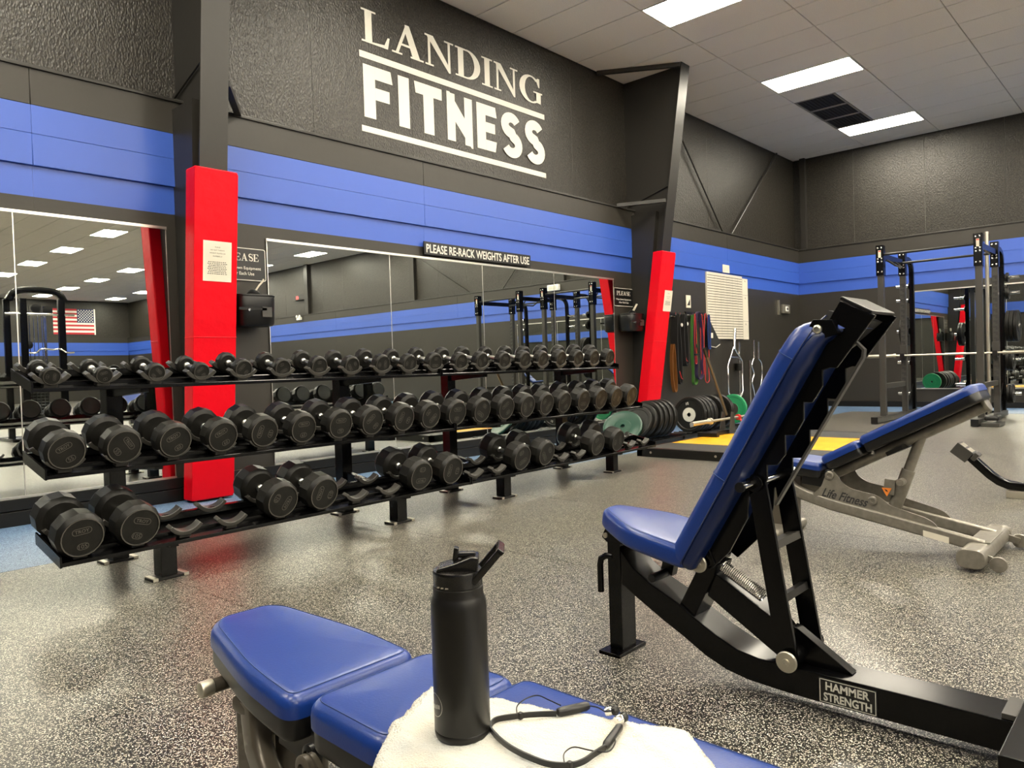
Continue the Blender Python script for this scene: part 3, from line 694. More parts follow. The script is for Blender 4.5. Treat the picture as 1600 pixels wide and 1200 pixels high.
def make_rack(u0, lab):
    base = rw(u0, 3.7, 0)
    t = thing('dumbbell_rack', base, lab, 'rack', 'three-tier dumbbell racks', RA)
    inv = (Matrix.Translation(base) @ Matrix.Rotation(RA, 4, 'Z')).inverted()
    def g_(): return G(inv @ RT)
    a, b = u0+.008, u0+RL-.008
    for nm, (vf, zf, vr, zr) in TIERS.items():
        sl = (zr-zf)/(vr-vf); bb_ = min(b, 4.67) if nm == 'top' else b
        tr = g_()
        # tray: sloped thin plate, front and rear lips
        tr.hexa([(a, vf, zf-.012), (bb_, vf, zf-.012), (bb_, vr, zr-.012), (a, vr, zr-.012), (a, vf, zf-.008), (bb_, vf, zf-.008), (bb_, vr, zr-.008), (a, vr, zr-.008)])
        tray = tr.build('shelf_'+nm, 'gloss_black', t, local=True)
        g_().box(a, bb_, vf-.004, vf+.004, zf-.014, zf+.003).build('front_rail', 'gloss_black', t, local=True, bevel=.0015, seg=1)
        g_().box(a, bb_, vr-.05, vr, zr-.010, zr+.024).build('rear_rail', 'gloss_black', t, local=True, bevel=.003, seg=1)
        g_().box(a, bb_, vf+.085, vf+.105, zf+.002, zf+.032).build('middle_rail', 'gloss_black', t, local=True, bevel=.002, seg=1)
        for e in (a, bb_):
            g_().hexa([(e-.004, vf-.005, zf-.016), (e+.004, vf-.005, zf-.016), (e+.004, vr, zr-.016), (e-.004, vr, zr-.016), (e-.004, vf-.005, zf+.03), (e+.004, vf-.005, zf+.03), (e+.004, vr, zr+.035), (e-.004, vr, zr+.035)]).build('end_plate', 'gloss_black', t, local=True)
        for u in U[nm]:
            if not (u0 <= u < u0+RL): continue
            for v, dz in ((vf+.045, .008), (vr-.03, .012)):
                o = bpy.data.objects.new('saddle', SAD); COL.objects.link(o); o.parent = t
                o.location = inv @ RT @ Vector((u, v, zf+sl*(v-vf)+dz)); o.rotation_euler = (math.atan(sl), 0, 0)
    for uu in (u0+.50, u0+1.94):
        up = g_(); up.box(uu-.04, uu+.04, 4.05, 4.13, .012, .95); up.build('upright', 'gloss_black', t, local=True, bevel=.004)
        g_().box(uu-.038, uu+.038, 3.52, 3.60, .012, .20).build('leg', 'gloss_black', t, local=True, bevel=.004)
        for v in (3.55, 4.095):
            g_().box(uu-.085, uu+.085, v-.045, v+.045, 0, .012).build('foot_plate', 'satin_black', t, local=True, bevel=.002)
            for s_ in (-1, 1): g_().box(uu+s_*.072-.012, uu+s_*.072+.012, v-.047, v+.047, .001, .016).build('foot_cap', 'steel', t, local=True, bevel=.002)
        for nm, (vf, zf, vr, zr) in TIERS.items():
            g_().hexa([(uu-.02, vf+.05, zf-.035), (uu+.02, vf+.05, zf-.035), (uu+.02, 4.07, zr-.12), (uu-.02, 4.07, zr-.12), (uu-.02, vf+.05, zf-.012), (uu+.02, vf+.05, zf-.012), (uu+.02, 4.07, zr+.03), (uu-.02, 4.07, zr+.03)]).build('bracket', 'gloss_black', t, local=True, bevel=.002)
    return t
make_rack(0, 'black three-tier dumbbell rack holding the largest dumbbells nearest the camera')
make_rack(RL, 'black three-tier dumbbell rack at the end by the weight plates')

# ---- dumbbells
_hd = {}
def head_mesh(rad, ln):
    key = (rad, ln)
    if key in _hd: return _hd[key]
    n = 24; g = G(); rings = []
    # along +y from the handle side (0) to the outer face (ln): (y, radius, twelve-sided?)
    spec = [(0, rad*.40, 0), (ln*.02, rad*.78, 0), (ln*.12, rad*.90, 0), (ln*.20, rad, 1), (ln*.80, rad, 1), (ln*.94, rad*.90, 0), (ln, rad*.84, 0), (ln*1.0, rad*.80, 0), (ln-.0025, rad*.785, 0)]
    vs_ = []
    for y, r_, tw in spec:
        for k in range(n):
            a = 2*PI*k/n; rr = r_*(1 if (k % 2 == 0 or not tw) else math.cos(PI/12)); vs_.append((rr*math.cos(a), y, rr*math.sin(a)))
    m = len(spec); fs_ = [(j*n+i, j*n+(i+1) % n, (j+1)*n+(i+1) % n, (j+1)*n+i) for j in range(m-1) for i in range(n)]
    fs_ += [tuple(range(n))[::-1], tuple(range((m-1)*n, m*n))]
    g.add(vs_, fs_); o = g.build('head', 'rubber', None, smooth=24, local=True); me = o.data; bpy.data.objects.remove(o); _hd[key] = me; return me
_ltr = {}
def letter_mesh(num, rad):
    key = (num, rad)
    if key in _ltr: return _ltr[key]
    g = G(); g.flat = True; s = rad*.78
    XV, ZV = Vector((1, 0, 0)), Vector((0, 0, 1)); y = -.0006
    text(g, 'TROY', (0, y, s*.36), XV, ZV, width=s*.72, height=s*.20, bold=.012, res=2)
    text(g, str(num), (0, y, -s*.52), XV, ZV, height=s*.24, bold=.0, res=2)
    def pill(cx, cz, hw, hh, w):
        o = [(cx+hw-hh+x, cz+z) for x, z in arc(0, 0, hh, hh, -90, 90, 8)]+[(cx-hw+hh+x, cz+z) for x, z in arc(0, 0, hh, hh, 90, 270, 8)]
        i = [(cx+hw-hh+x, cz+z) for x, z in arc(0, 0, hh-w, hh-w, -90, 90, 8)]+[(cx-hw+hh+x, cz+z) for x, z in arc(0, 0, hh-w, hh-w, 90, 270, 8)]
        for k in range(len(o)):
            j = (k+1) % len(o); g.quad(*[(p[0], y, p[1]) for p in (o[k], i[k], i[j], o[j])])
    pill(0, s*.36, s*.50, s*.19, s*.03); pill(0, -s*.52, s*.30, s*.19, s*.03)
    # rim of the face
    for k in range(24):
        a0, a1 = 2*PI*k/24, 2*PI*(k+1)/24
        g.quad(*[(r_*math.cos(a), y-.0028, r_*math.sin(a)) for r_, a in ((rad*.842, a0), (rad*.80, a0), (rad*.80, a1), (rad*.842, a1))])
    o = g.build('lettering', 'rubber_print', None, local=True); me = o.data; bpy.data.objects.remove(o); _ltr[key] = me; return me
_hnd = {}
def handle_mesh(ln, r_):
    key = (ln, r_)
    if key in _hnd: return _hnd[key]
    o = G().lathe([(r_*1.25, 0), (r_*1.25, .008), (r_*.86, .014), (r_, ln*.3), (r_*1.08, ln*.5), (r_, ln*.7), (r_*.86, ln-.014), (r_*1.25, ln-.008), (r_*1.25, ln)], (0, 0, 0), (0, 1, 0), 14).build('handle', 'knurl', None, local=True)
    me = o.data; bpy.data.objects.remove(o); _hnd[key] = me; return me
def dumbbell(w, u, tier, roll, lab, k):
    vf, zf, vr, zr = TIERS[tier]; sl = math.atan((zr-zf)/(vr-vf))
    rad = {5: .041, 10: .047, 15: .055, 20: .060, 25: .064, 30: .068, 35: .071, 40: .073, 45: .076, 50: .079}.get(w, .086+.00025*(w-50))
    ln = .034+.00082*w if w <= 50 else .082+.00058*(w-50)
    hl = .118 if w <= 50 else .106; r_h = .0135 if w < 25 else .0155
    zoff = {'top': .030, 'middle': .032, 'bottom': .030}[tier]
    vface = vf+.012 - (.014 if tier != 'top' else 0)
    c = rw(u, vface, zf + rad*(.82 if tier == 'bottom' else .93)+.012)
    t = thing('dumbbell', c, lab, 'dumbbell', 'rubber dumbbells on the ' + tier + ' shelf')
    t.rotation_euler = (sl, 0, RA)
    ho = bpy.data.objects.new('head', head_mesh(rad, ln)); COL.objects.link(ho); ho.parent = t; ho.location = (0, ln, 0); ho.rotation_euler = (0, 0, PI)
    # spin about the axis
    ho.rotation_euler = (0, roll, PI)
    hb = bpy.data.objects.new('head', head_mesh(rad, ln)); COL.objects.link(hb); hb.parent = t; hb.location = (0, ln+hl, 0); hb.rotation_euler = (0, roll, 0)
    hd = bpy.data.objects.new('handle', handle_mesh(hl, r_h)); COL.objects.link(hd); hd.parent = t; hd.location = (0, ln, 0)
    lt = bpy.data.objects.new('lettering', letter_mesh(w, rad)); COL.objects.link(lt); lt.parent = ho
    lt.location = (0, ln-.0025+.0006+.0006, 0); lt.rotation_euler = (0, 0, PI)
rolls_m = [.5, -.95, .5, .5, 1.3, .05, .05, .75, 1.2, -2.3, 0, 2.6, .6, 1.87, -2.2, .6, 3.1, -2.2, 1.2, -.9]
rng = random.Random(3)
for k, u in enumerate(U['top']):
    dumbbell(5*(k//2+1), u, 'top', rng.uniform(-PI, PI), 'black rubber dumbbell with chrome handle, %s along the top shelf' % ORDS[k], k)
for k, u in enumerate(U['middle']):
    dumbbell(55+5*(k//2), u, 'middle', rolls_m[k], 'black rubber dumbbell, %s along the middle shelf' % ORDS[k], k)
wts = {0: (105, .1), 1: (105, -.3), 4: (110, -2.1), 5: (110, 1.3), 8: (115, 3.1), 9: (115, 1.4), 12: (120, -2.7), 13: (120, 2.2), 16: (125, -2.6), 17: (125, -1.3)}
bw = ['largest black rubber dumbbell numbered 105, at the near end of the bottom shelf', 'black rubber dumbbell numbered 105, inner one of the near bottom pair',
      'black rubber dumbbell numbered 110 below the red pad on the bottom shelf', 'black rubber dumbbell numbered 110, beside two empty saddles on the bottom shelf',
      'black rubber dumbbell numbered 115 with 115 at the top, bottom shelf', 'black rubber dumbbell numbered 115, second of the middle bottom pair',
      'black rubber dumbbell numbered 120 showing its chrome handle on the bottom shelf', 'black rubber dumbbell numbered 120, second of its pair on the bottom shelf',
      'black rubber dumbbell numbered 125 with a long visible handle on the bottom shelf', 'black rubber dumbbell at the far end of the bottom shelf by the green plate']
for n_, k in enumerate(sorted(wts)):
    dumbbell(wts[k][0], U['bottom'][k], 'bottom', wts[k][1], bw[n_], k)
# ------------------------------------------------------------------ upholstery helper
def inset(poly, d):
    n = len(poly); out = []
    area = sum(poly[i][0]*poly[(i+1) % n][1]-poly[(i+1) % n][0]*poly[i][1] for i in range(n)); sg = 1 if area > 0 else -1
    for i in range(n):
        a, p, b = Vector(poly[i-1]), Vector(poly[i]), Vector(poly[(i+1) % n])
        e1, e2 = (p-a).normalized(), (b-p).normalized()
        nn = Vector((-(e1.y+e2.y), e1.x+e2.x))*sg
        if nn.length < 1e-6: nn = Vector((-e1.y, e1.x))*sg
        nn.normalize(); c = max(.5, nn.dot(Vector((-e1.y, e1.x))*sg))
        q = p+nn*(d/c); out.append((q.x, q.y))
    return out
def round_poly(poly, r, n=6):
    """round the corners of a polygon; r may be a list"""
    out = []; m = len(poly)
    for i in range(m):
        a, p, b = Vector(poly[i-1]), Vector(poly[i]), Vector(poly[(i+1) % m]); rr = r[i] if isinstance(r, (list, tuple)) else r
        d1, d2 = (a-p), (b-p); l = min(rr, d1.length*.48, d2.length*.48); p1, p2 = p+d1.normalized()*l, p+d2.normalized()*l
        for k in range(n+1):
            t = k/n; q = p1*(1-t)**2+p*2*t*(1-t)+p2*t*t; out.append((q.x, q.y))
    return out
def cushion(g, poly, z0, z1, rt, rb=0.0, crown=.004, warp=None):
    """soft slab: outline poly, from z0 to z1, top edge radius rt, bottom radius rb"""
    rings = []
    if rb:
        for k in range(4): a = PI/2*k/4; rings.append((rb*(1-math.sin(a)), z0+rb*(1-math.cos(a))))
    rings.append((0, z0+rb)); rings.append((0, z1-rt))
    for k in range(1, 6): a = PI/2*k/5; rings.append((rt*(1-math.cos(a)), z1-rt+rt*math.sin(a)))
    n = len(poly); vs_ = []
    for d, z in rings:
        P = inset(poly, d) if d > 1e-6 else poly
        vs_ += [(x, y, z) for x, y in P]
    m = len(rings); top = vs_[-n:]
    cx, cy = sum(v[0] for v in top)/n, sum(v[1] for v in top)/n
    for sc in (.86, .62, .30): vs_ += [(cx+(x-cx)*sc, cy+(y-cy)*sc, z1+crown*(1-sc**2)) for x, y, _ in top]; m += 1
    if warp: vs_ = [(x, y, z+warp(x, y)) for x, y, z in vs_]
    fs_ = [(j*n+i, j*n+(i+1) % n, (j+1)*n+(i+1) % n, (j+1)*n+i) for j in range(m-1) for i in range(n)]
    fs_ += [tuple(range(n))[::-1], tuple(range((m-1)*n, m*n))]
    g.add(vs_, fs_); return g
def piping(g, poly, d, z, r=.0022): g.tube([(x, y, z) for x, y in inset(poly, d)], r, 5, closed=True); return g

# ------------------------------------------------------------------ grey multi-adjustable bench
def lf_bench(xc, yh, th, seat, lab, front_detail=False, name='adjustable_bench'):
    """xc: centre plane; yh: hinge y; th: back angle; seat=(height at its rear, tilt). Seat points to +y."""
    ZH = .345
    t = thing(name, (xc, yh, 0), lab, 'bench', 'adjustable benches')
    T0 = Matrix.Translation((xc, yh, 0))                           # bench frame: x across, s along +y, z up
    TB = T0 @ Matrix.Translation((0, 0, ZH)) @ Matrix.Rotation(-th, 4, 'X')    # back frame about the hinge
    silver = 'silver' if not front_detail else 'taupe'
    # base rails, curving up under the seat
    for s_ in (-1, 1):
        x = s_*.125
        path = [(x, -.66, .075), (x, -.3, .143), (s_*.122, .0, .198), (s_*.100, .14, .230), (s_*.088, .20, .252), (s_*.084, .232, .285), (s_*.082, .242, .32), (s_*.082, .246, .358)]
        rp = round_poly([(-.018, -.029), (.018, -.029), (.018, .029), (-.018, .029)], .012, 3)
        G(T0).sweep(path, rp).build('base_rail', silver, t)
        pl = [(.093, .24), (.045, .279), (.022, .341), (-.003, .372), (-.036, .350), (-.052, .313), (-.10, .283), (-.209, .264), (-.24, .250), (-.277, .217), (-.321, .206), (-.429, .177), (-.464, .158), (-.485, .125), (-.3, .13), (0, .19)]
        G(T0).prism(round_poly(pl, .02, 3), 'x', x-.004, x+.004).build('side_plate', silver, t)
        for q in ((0, .343), (-.201, .237)):
            G(T0).lathe([(.021, 0), (.021, .008), (.017, .011), (.010, .011), (.009, .006)], (x+s_*.004, q[0], q[1]), (s_, 0, 0), 20).build('pivot_cap', silver, t)
    # rear foot with end caps and wheels
    st = round_poly([(-.694, .017), (-.588, .017), (-.588, .094), (-.694, .094)], .037, 6)
    G(T0).prism(st, 'x', -.27, .27).build('rear_foot', silver, t, bevel=.003)
    for s_ in (-1, 1):
        G(T0).prism(inset(st, -.003), 'x', s_*.27, s_*.315).build('foot_cap', silver, t, bevel=.008)
        G(T0).bar((s_*.24, -.69, .05), (s_*.24, -.735, .038), .012, .03).build('wheel_fork', silver, t)
        G(T0).lathe([(.014, -.012), (.032, -.010), (.034, 0), (.032, .010), (.014, .012)], (s_*.26, -.735, .036), (1, 0, 0), 20).build('wheel', silver, t)
    G(T0).box(-.14, .14, -.685, -.60, .094, .099).build('foot_plate', silver, t, bevel=.003)
    # front leg
    G(T0).box(-.055, .055, .215, .385, .0, .36).build('front_leg', 'taupe', t, bevel=.02, seg=3)
    G(T0).box(-.20, .20, .24, .36, .0, .05).build('front_foot', silver, t, bevel=.02, seg=3)
    G(T0).box(-.10, .10, .22, .30, .33, .36).build('cross_member', 'taupe', t, bevel=.01)
    # support strut
    up0, up1 = Vector((0, -.262, .19)), None
    pivot = (T0.inverted() @ TB) @ Vector((0, -.44, .0))
    d = (pivot-up0); mid = up0+d*.52
    G(T0).cyl(up0, mid, .031, 18).build('strut_sleeve', silver, t)
    G(T0).cyl(mid-d*.02, pivot, .024, 18).build('strut_tube', silver, t)
    G(T0).cyl(mid-d*.15+Vector((-.02, 0, 0)), mid-d*.15+Vector((-.085, .0, .0)), .017, 16).build('pull_knob', silver, t, bevel=.003)
    G(T0).bar(up0+d*.18+Vector((0, .04, 0)), up0+d*.36+Vector((0, .055, .01)), .075, .05).build('strut_box', silver, t, bevel=.004)
    w = G(T0); c = up0+d*.22+Vector((-.040, .052, 0)); w.flat = True; w.poly([c+Vector((0, .023, .018)), c+Vector((0, -.023, .018)), c+Vector((0, 0, -.024))]); wl_ = w.build('warning_label', 'sticker_orange', t)
    w = G(T0); w.flat = True; c = c+Vector((-.0006, 0, .004)); w.poly([c+Vector((0, .010, .009)), c+Vector((0, .004, -.002)), c+Vector((0, -.006, -.006)), c+Vector((0, -.002, .004))]); w.build('pictogram', 'ink', wl_)
    # back: tube, pads (built flat, turned about the hinge)
    G(TB).sweep([(0, .05, 0), (0, -.30, 0), (0, -.735, 0)], [(.032*math.cos(2*PI*k/16), .027*math.sin(2*PI*k/16)) for k in range(16)]).build('back_tube', 'silver' if not front_detail else 'taupe', t)
    G(TB).sweep([(0, -.733, .004), (0, -.752, .004)], [(.048*math.cos(2*PI*k/20), .036*math.sin(2*PI*k/20)) for k in range(20)]).build('tube_cap', 'silver', t, bevel=.005)
    G(TB).box(-.10, .10, -.36, -.28, -.03, -.01).build('stop_plate', 'satin_black', t)
    def pad(tf, poly, z0, zm, z1, nm, r=.022):
        b = G(tf); cushion(b, inset(poly, .004), z0, zm+.004, .004, .012, 0); b.build(nm+'_shell', 'black_vinyl', t)
        c = G(tf); cushion(c, poly, zm, z1, r); o = c.build(nm, 'blue_vinyl', t)
        G(tf); q = G(tf); piping(q, poly, .0055, z1-r*.45, .0016); q.build('piping', 'navy_vinyl', o)
        q = G(tf); piping(q, poly, .015, z1-r*.035, .0008); q.build('stitching', 'thread', o)
        return o
    pad(TB, round_poly([(-.135, -.205), (-.135, -.735), (-.10, -.765), (.10, -.765), (.135, -.735), (.135, -.205)], [.035]*6), .022, .066, .107, 'back_pad')
    pad(TB, round_poly([(-.135, -.197), (.135, -.197), (.130, .012), (-.130, .012)], [.035, .035, .045, .045]), .020, .060, .100, 'lumbar_pad')
    zs, tl = seat
    TS = T0 @ Matrix.Translation((0, .045, zs)) @ Matrix.Rotation(tl, 4, 'X')
    pad(TS, round_poly([(-.132, 0), (.132, 0), (.126, .15), (.084, .362), (.052, .396), (-.052, .396), (-.084, .362), (-.126, .15)], [.035, .035, .06, .03, .03, .03, .03, .06]), -.080, -.038, 0, 'seat')
    G(TS).box(-.05, .05, .03, .27, -.10, -.068).build('seat_bracket', 'black_plastic', t, bevel=.006)
    for s_ in (-1, 1): G(TS).box(s_*.085-.004, s_*.085+.004, -.02, .10, -.125, -.06).build('seat_hinge', 'black_plastic', t, bevel=.002)
    G(T0).cyl((-.04, .358, .362), (-.103, .358, .362), .0135, 18).build('lever', 'taupe', t)
    G(T0).cyl((-.103, .358, .362), (-.128, .358, .362), .0150, 20).build('lever_cap', 'steel', t, bevel=.003)
    for q in ((-.105, .083, .378, .011), (-.112, .012, .353, .017)):
        G(T0).lathe([(q[3], 0), (q[3], .008), (q[3]*.55, .011), (q[3]*.45, .006)], (q[0], q[1], q[2]), (-1, 0, 0), 18).build('bolt', 'black_plastic', t)
        G(T0).cyl((q[0]-.004, q[1], q[2]), (q[0]-.007, q[1], q[2]), q[3]*.45, 12).build('bolt_face', 'steel', t)
    # maker's lettering on the near side plate and stickers
    g = G(T0); text(g, 'Life Fitness', (-.1305, -.07, .240), (0, -1, -.165), (0, -.165, 1), width=.22, height=.045, bold=.02, shear=.35); g.build('lettering', 'ink', t)
    G(T0).hexa([(-.1445, -.42, .094), (-.1445, -.525, .074), (-.143, -.525, .074), (-.143, -.42, .094), (-.1445, -.42, .122), (-.1445, -.525, .102), (-.143, -.525, .102), (-.143, -.42, .122)]).build('sticker', 'paper', t)
    if front_detail:
        g = G(T0); g.box(-.0575, -.0555, .225, .275, .225, .295); st_ = g.build('sticker', 'paper', t)
        g = G(T0); text(g, 'Life Fitness', (-.058, .238, .262), (0, 0, -1), (0, -1, 0), width=.06, height=.012, bold=.01); g.build('lettering', 'sticker_red', st_)
    return t
lf_bench(3.93, 1.354, R(28), (.398, R(6)), 'grey adjustable bench with raised blue back pad, behind the black bench')
fg = lf_bench(.722, .985, 0, (.432, R(4.5)), 'flat blue padded adjustable bench under the towel and bottle', True)

# ------------------------------------------------------------------ black incline bench
hb = thing('incline_bench', (2.0, .85, 0), 'tall black incline bench with upright blue back pad', 'bench')
XC = 2.005
def bx(y0, y1, z0, z1, x0, x1, nm, m='gloss_black', bv=.003): return G().box(x0, x1, y0, y1, z0, z1).build(nm, m, hb, bevel=bv)
bx(1.35, 1.43, 0, .012, 1.93, 2.087, 'foot_plate')
bx(1.362, 1.412, .012, .37, 1.968, 2.048, 'front_leg')
up_ = [(1.345, .345), (1.30, .295), (1.241, .258), (1.143, .214), (1.098, .185), (1.024, .145), (.960, .118), (.898, .108), (.837, .108), (.70, .108), (.287, .108)]
lo_ = [(.287, .032), (.547, .032), (.737, .032), (.83, .034), (.930, .040), (.994, .052), (1.06, .078), (1.128, .117), (1.199, .153), (1.297, .208), (1.345, .238)]
G().prism(up_+lo_, 'x', 1.945, 2.065).build('main_beam', 'gloss_black', hb, bevel=.004)
G().prism([(1.146, .205), (1.072, .345), (1.020, .345), (1.03, .311), (1.094, .183)], 'x', 1.955, 2.055).build('pivot_post', 'gloss_black', hb, bevel=.003)
G().prism([(1.058, .249), (1.03, .318), (.85, .215), (.80, .16), (.80, .10), (.837, .112)], 'x', 1.965, 2.045).build('lower_link', 'gloss_black', hb, bevel=.003)
for n_, (x0, x1, dy) in enumerate(((1.915, 1.928, 0), (2.085, 2.098, .0))):
    G().prism(round_poly([(.905, .615), (.853, .615), (.775, .135), (.80, .115), (.832, .15)], .012, 3), 'x', x0, x1).build('rear_arm', 'gloss_black', hb, bevel=.002)
for (y, z) in ((.845, .432), (.82, .292)): G().bar((1.928, y, z), (2.085, y, z), .035 if z > .4 else .02, .02, (0, .2, 1)).build('rung', 'grey_black' if z > .4 else 'satin_black', hb)
G().cyl((1.83, .88, .60), (2.18, .88, .60), .0115, 14).build('lock_bar', 'chrome', hb)
for x in (1.905, 2.09): G().lathe([(.024, 0), (.024, .02)], (x, .88, .60), (1, 0, 0), 18).build('bar_collar', 'gloss_black', hb, bevel=.003)
G().cyl((1.83, .88, .60), (1.822, .88, .60), .0135, 14).build('bar_end', 'black_plastic', hb)
for (x, y, z, r_) in ((1.902, 1.048, .358, .026), (1.90, .798, .137, .028)):
    c = G().lathe([(r_, 0), (r_, -.004), (r_*.92, -.006), (.010, -.006), (.009, -.011), (.004, -.011), (.004, -.008)], (x, y, z), (1, 0, 0), 28).build('washer', 'steel', hb)
G().cyl((1.935, 1.053, .355), (2.075, 1.053, .355), .019, 18).build('pivot_tube', 'gloss_black', hb)
G().cyl((1.90, .798, .137), (2.11, .798, .137), .021, 18).build('pivot_tube', 'gloss_black', hb)
G().prism([(.815, .205), (.80, .20), (.66, .11), (.74, .105), (.815, .12)], 'x', 1.985, 2.02).build('gusset', 'gloss_black', hb, bevel=.002)
# return spring
sp = []
p0, p1 = Vector((1.985, 1.015, .338)), Vector((1.985, .895, .272)); dd = (p1-p0); a_ = dd.cross(Vector((1, 0, 0))).normalized()
for k in range(24*9+1):
    q = k/(24*9); an = 2*PI*24*q; sp.append(p0+dd*q+(Vector((1, 0, 0))*math.cos(an)+a_*math.sin(an))*.0165)
G().tube(sp, .0024, 5).build('spring', 'chrome', hb)
# seat
seat_pts = [(1.945, 1.405), (1.90, 1.335), (1.868, 1.275), (1.858, 1.20), (1.862, 1.06), (2.148, 1.06), (2.152, 1.20), (2.142, 1.275), (2.11, 1.335), (2.065, 1.405), (2.04, 1.432), (1.97, 1.432)]
TS = Matrix.Translation((0, 1.06, .398)) @ Matrix.Rotation(R(10.5), 4, 'X') @ Matrix.Translation((0, -1.06, 0))
sp_ = round_poly(seat_pts, .03, 4)
se = G(TS); cushion(se, sp_, -.058, .006, .022, .014, .004); seat_o = se.build('seat', 'blue_vinyl', hb)
q = G(TS); piping(q, sp_, .003, -.012, .0018); q.build('piping', 'navy_vinyl', seat_o)
q = G(TS); piping(q, sp_, .014, .0045, .0009); q.build('stitching', 'thread', seat_o)
G(TS).box(1.93, 2.08, 1.09, 1.33, -.075, -.055).build('seat_plate', 'satin_black', hb, bevel=.003)
G().prism([(1.405, .36), (1.425, .375), (1.41, .405), (1.38, .415), (1.345, .36)], 'x', 1.955, 2.06).build('seat_bracket', 'gloss_black', hb, bevel=.004)
G().cyl((1.954, 1.405, .383), (1.948, 1.405, .383), .0085, 14).build('bolt', 'steel', hb)
G().cyl((1.90, 1.205, .288), (2.0, 1.205, .288), .013, 16).build('adjust_knob', 'black_plastic', hb, bevel=.003)
G().bar((2.0, 1.205, .285), (2.0, 1.19, .35), .03, .04).build('seat_adjuster', 'satin_black', hb)
G().tube([(1.975, 1.395, .312), (1.972, 1.42, .311), (1.97, 1.438, .30), (1.97, 1.443, .28), (1.97, 1.443, .19)], .0105, 12).build('handle', 'gloss_black', hb)
# back pad: side profile in (y,z), upright and leaning back
ax0, ax1 = Vector((1.120, .385)), Vector((.722, 1.060)); dv = (ax1-ax0).normalized(); L_ = (ax1-ax0).length
nv = Vector((dv.y, -dv.x))                      # towards the seat side (front face)
if nv.x < 0: nv = -nv
TBk = Matrix(((0, 1, 0, XC), (dv.x, 0, nv.x, ax0.x), (dv.y, 0, nv.y, ax0.y), (0, 0, 0, 1)))   # local: x along pad, y across, z out of the front face
pp = round_poly([(-.015, -.145), (L_*.86, -.145), (L_+.005, -.105), (L_+.005, .105), (L_*.86, .145), (-.015, .145)], [.03, .12, .06, .06, .12, .03], 5)
wp_ = lambda x, y: -.9*max(0, x-(L_-.075))**2/.075
bk = G(TBk); cushion(bk, pp, -.045, .006, .03, .0, .004, wp_); bpad = bk.build('back_pad', 'blue_vinyl', hb)
bk = G(TBk); cushion(bk, inset(pp, .001), -.080, -.043, .006, .02, 0, lambda x, y: .6*wp_(x, y)); bk.build('back_pad_rear', 'navy_vinyl', hb)
q = G(TBk); piping(q, pp, -.001, -.044, .002); q.build('piping', 'navy_vinyl', bpad)
for (xl_) in (L_*.84, L_*.36):
    q = G(TBk); q.tube([(xl_, -.1462, -.043), (xl_, -.1465, -.01), (xl_, -.138, .0), (xl_, -.115, .0075), (xl_, 0, .0105), (xl_, .115, .0075), (xl_, .138, .0), (xl_, .1465, -.01), (xl_, .1462, -.043)], .0013, 5); q.build('stitching', 'thread', bpad)
# toothed adjustment plates and spine behind the pad
TP = G(); 
teeth = [(.648, 1.072), (.566, 1.030), (.66, .905), (.678, .906), (.695, .900), (.695, .860), (.722, .818), (.744, .819), (.745, .772), (.768, .733), (.795, .732), (.795, .681), (.818, .652), (.846, .650), (.846, .610), (.866, .588), (.90, .56), (.905, .50), (.96, .40), (1.02, .34), (1.075, .375), (1.03, .45), (.97, .545)]
for x0, x1 in ((1.915, 1.924), (2.086, 2.095)):
    G().prism(teeth, 'x', x0, x1).build('toothed_plate', 'gloss_black', hb, bevel=.0015, seg=1)
G().prism([(.64, 1.04), (.60, 1.02), (.71, .93), (.80, .82), (.89, .64), (.93, .62), (.80, .83), (.68, 1.05)], 'x', 1.924, 2.086).build('spine', 'ink', hb)
G().hexa([(1.913, .577, 1.034), (2.097, .577, 1.034), (2.097, .650, 1.076), (1.913, .650, 1.076), (1.913, .571, 1.041), (2.097, .571, 1.041), (2.097, .644, 1.083), (1.913, .644, 1.083)])  .build('top_cap', 'satin_black', hb, bevel=.003)
for (y, z) in ((.694, 1.003), (.928, .598)):
    G().prism([(y-.035, z+.022), (y+.012, z+.025), (y+.03, z-.005), (y+.0, z-.028), (y-.05, z-.012)], 'x', 1.888, 1.916).build('pad_bracket', 'gloss_black', hb, bevel=.002)
    G().lathe([(.011, 0), (.011, .006), (.007, .009), (.007, .004)], (1.888, y, z), (-1, 0, 0), 14).build('bolt', 'steel', hb)
G().sweep([(1.93, .632, .955), (1.93, .614, .966), (1.93, .598, .948), (1.93, .60, .93), (1.93, .828, .545)], [(-.010, -.003), (.010, -.003), (.010, .003), (-.010, .003)]).build('catch_arm', 'grey_black', hb)
G().prism([(1.085, .40), (1.03, .425), (1.00, .36), (1.06, .335)], 'x', 1.91, 1.945).build('pivot_box', 'gloss_black', hb, bevel=.003)
# base end and badge
bx(.22, .295, .012, .14, 1.70, 2.31, 'rear_foot')
bx(.283, .33, .108, .121, 1.95, 2.06, 'end_plate', 'grey_black', .002)
for x in (1.73, 2.28): bx(.21, .305, 0, .013, x-.05, x+.05, 'foot_pad', 'black_plastic', .002)
bd = G().box(1.9425, 1.9455, .590, .732, .036, .101).build('name_plate', 'sign_black', hb)
g = G(); x_ = 1.9418
def fr(y0, y1, z0, z1): g.quad((x_, y1, z0), (x_, y0, z0), (x_, y0, z1), (x_, y1, z1))
g.flat = True
fr(.592, .730, .038, .040); fr(.592, .730, .097, .099); fr(.592, .594, .038, .099); fr(.728, .730, .038, .099)
text(g, 'HAMMER', (x_, .661, .082), (0, -1, 0), (0, 0, 1), width=.108, height=.022, bold=.03)
text(g, 'STRENGTH', (x_, .661, .054), (0, -1, 0), (0, 0, 1), width=.118, height=.022, bold=.03)
g.build('lettering', 'hub', bd)

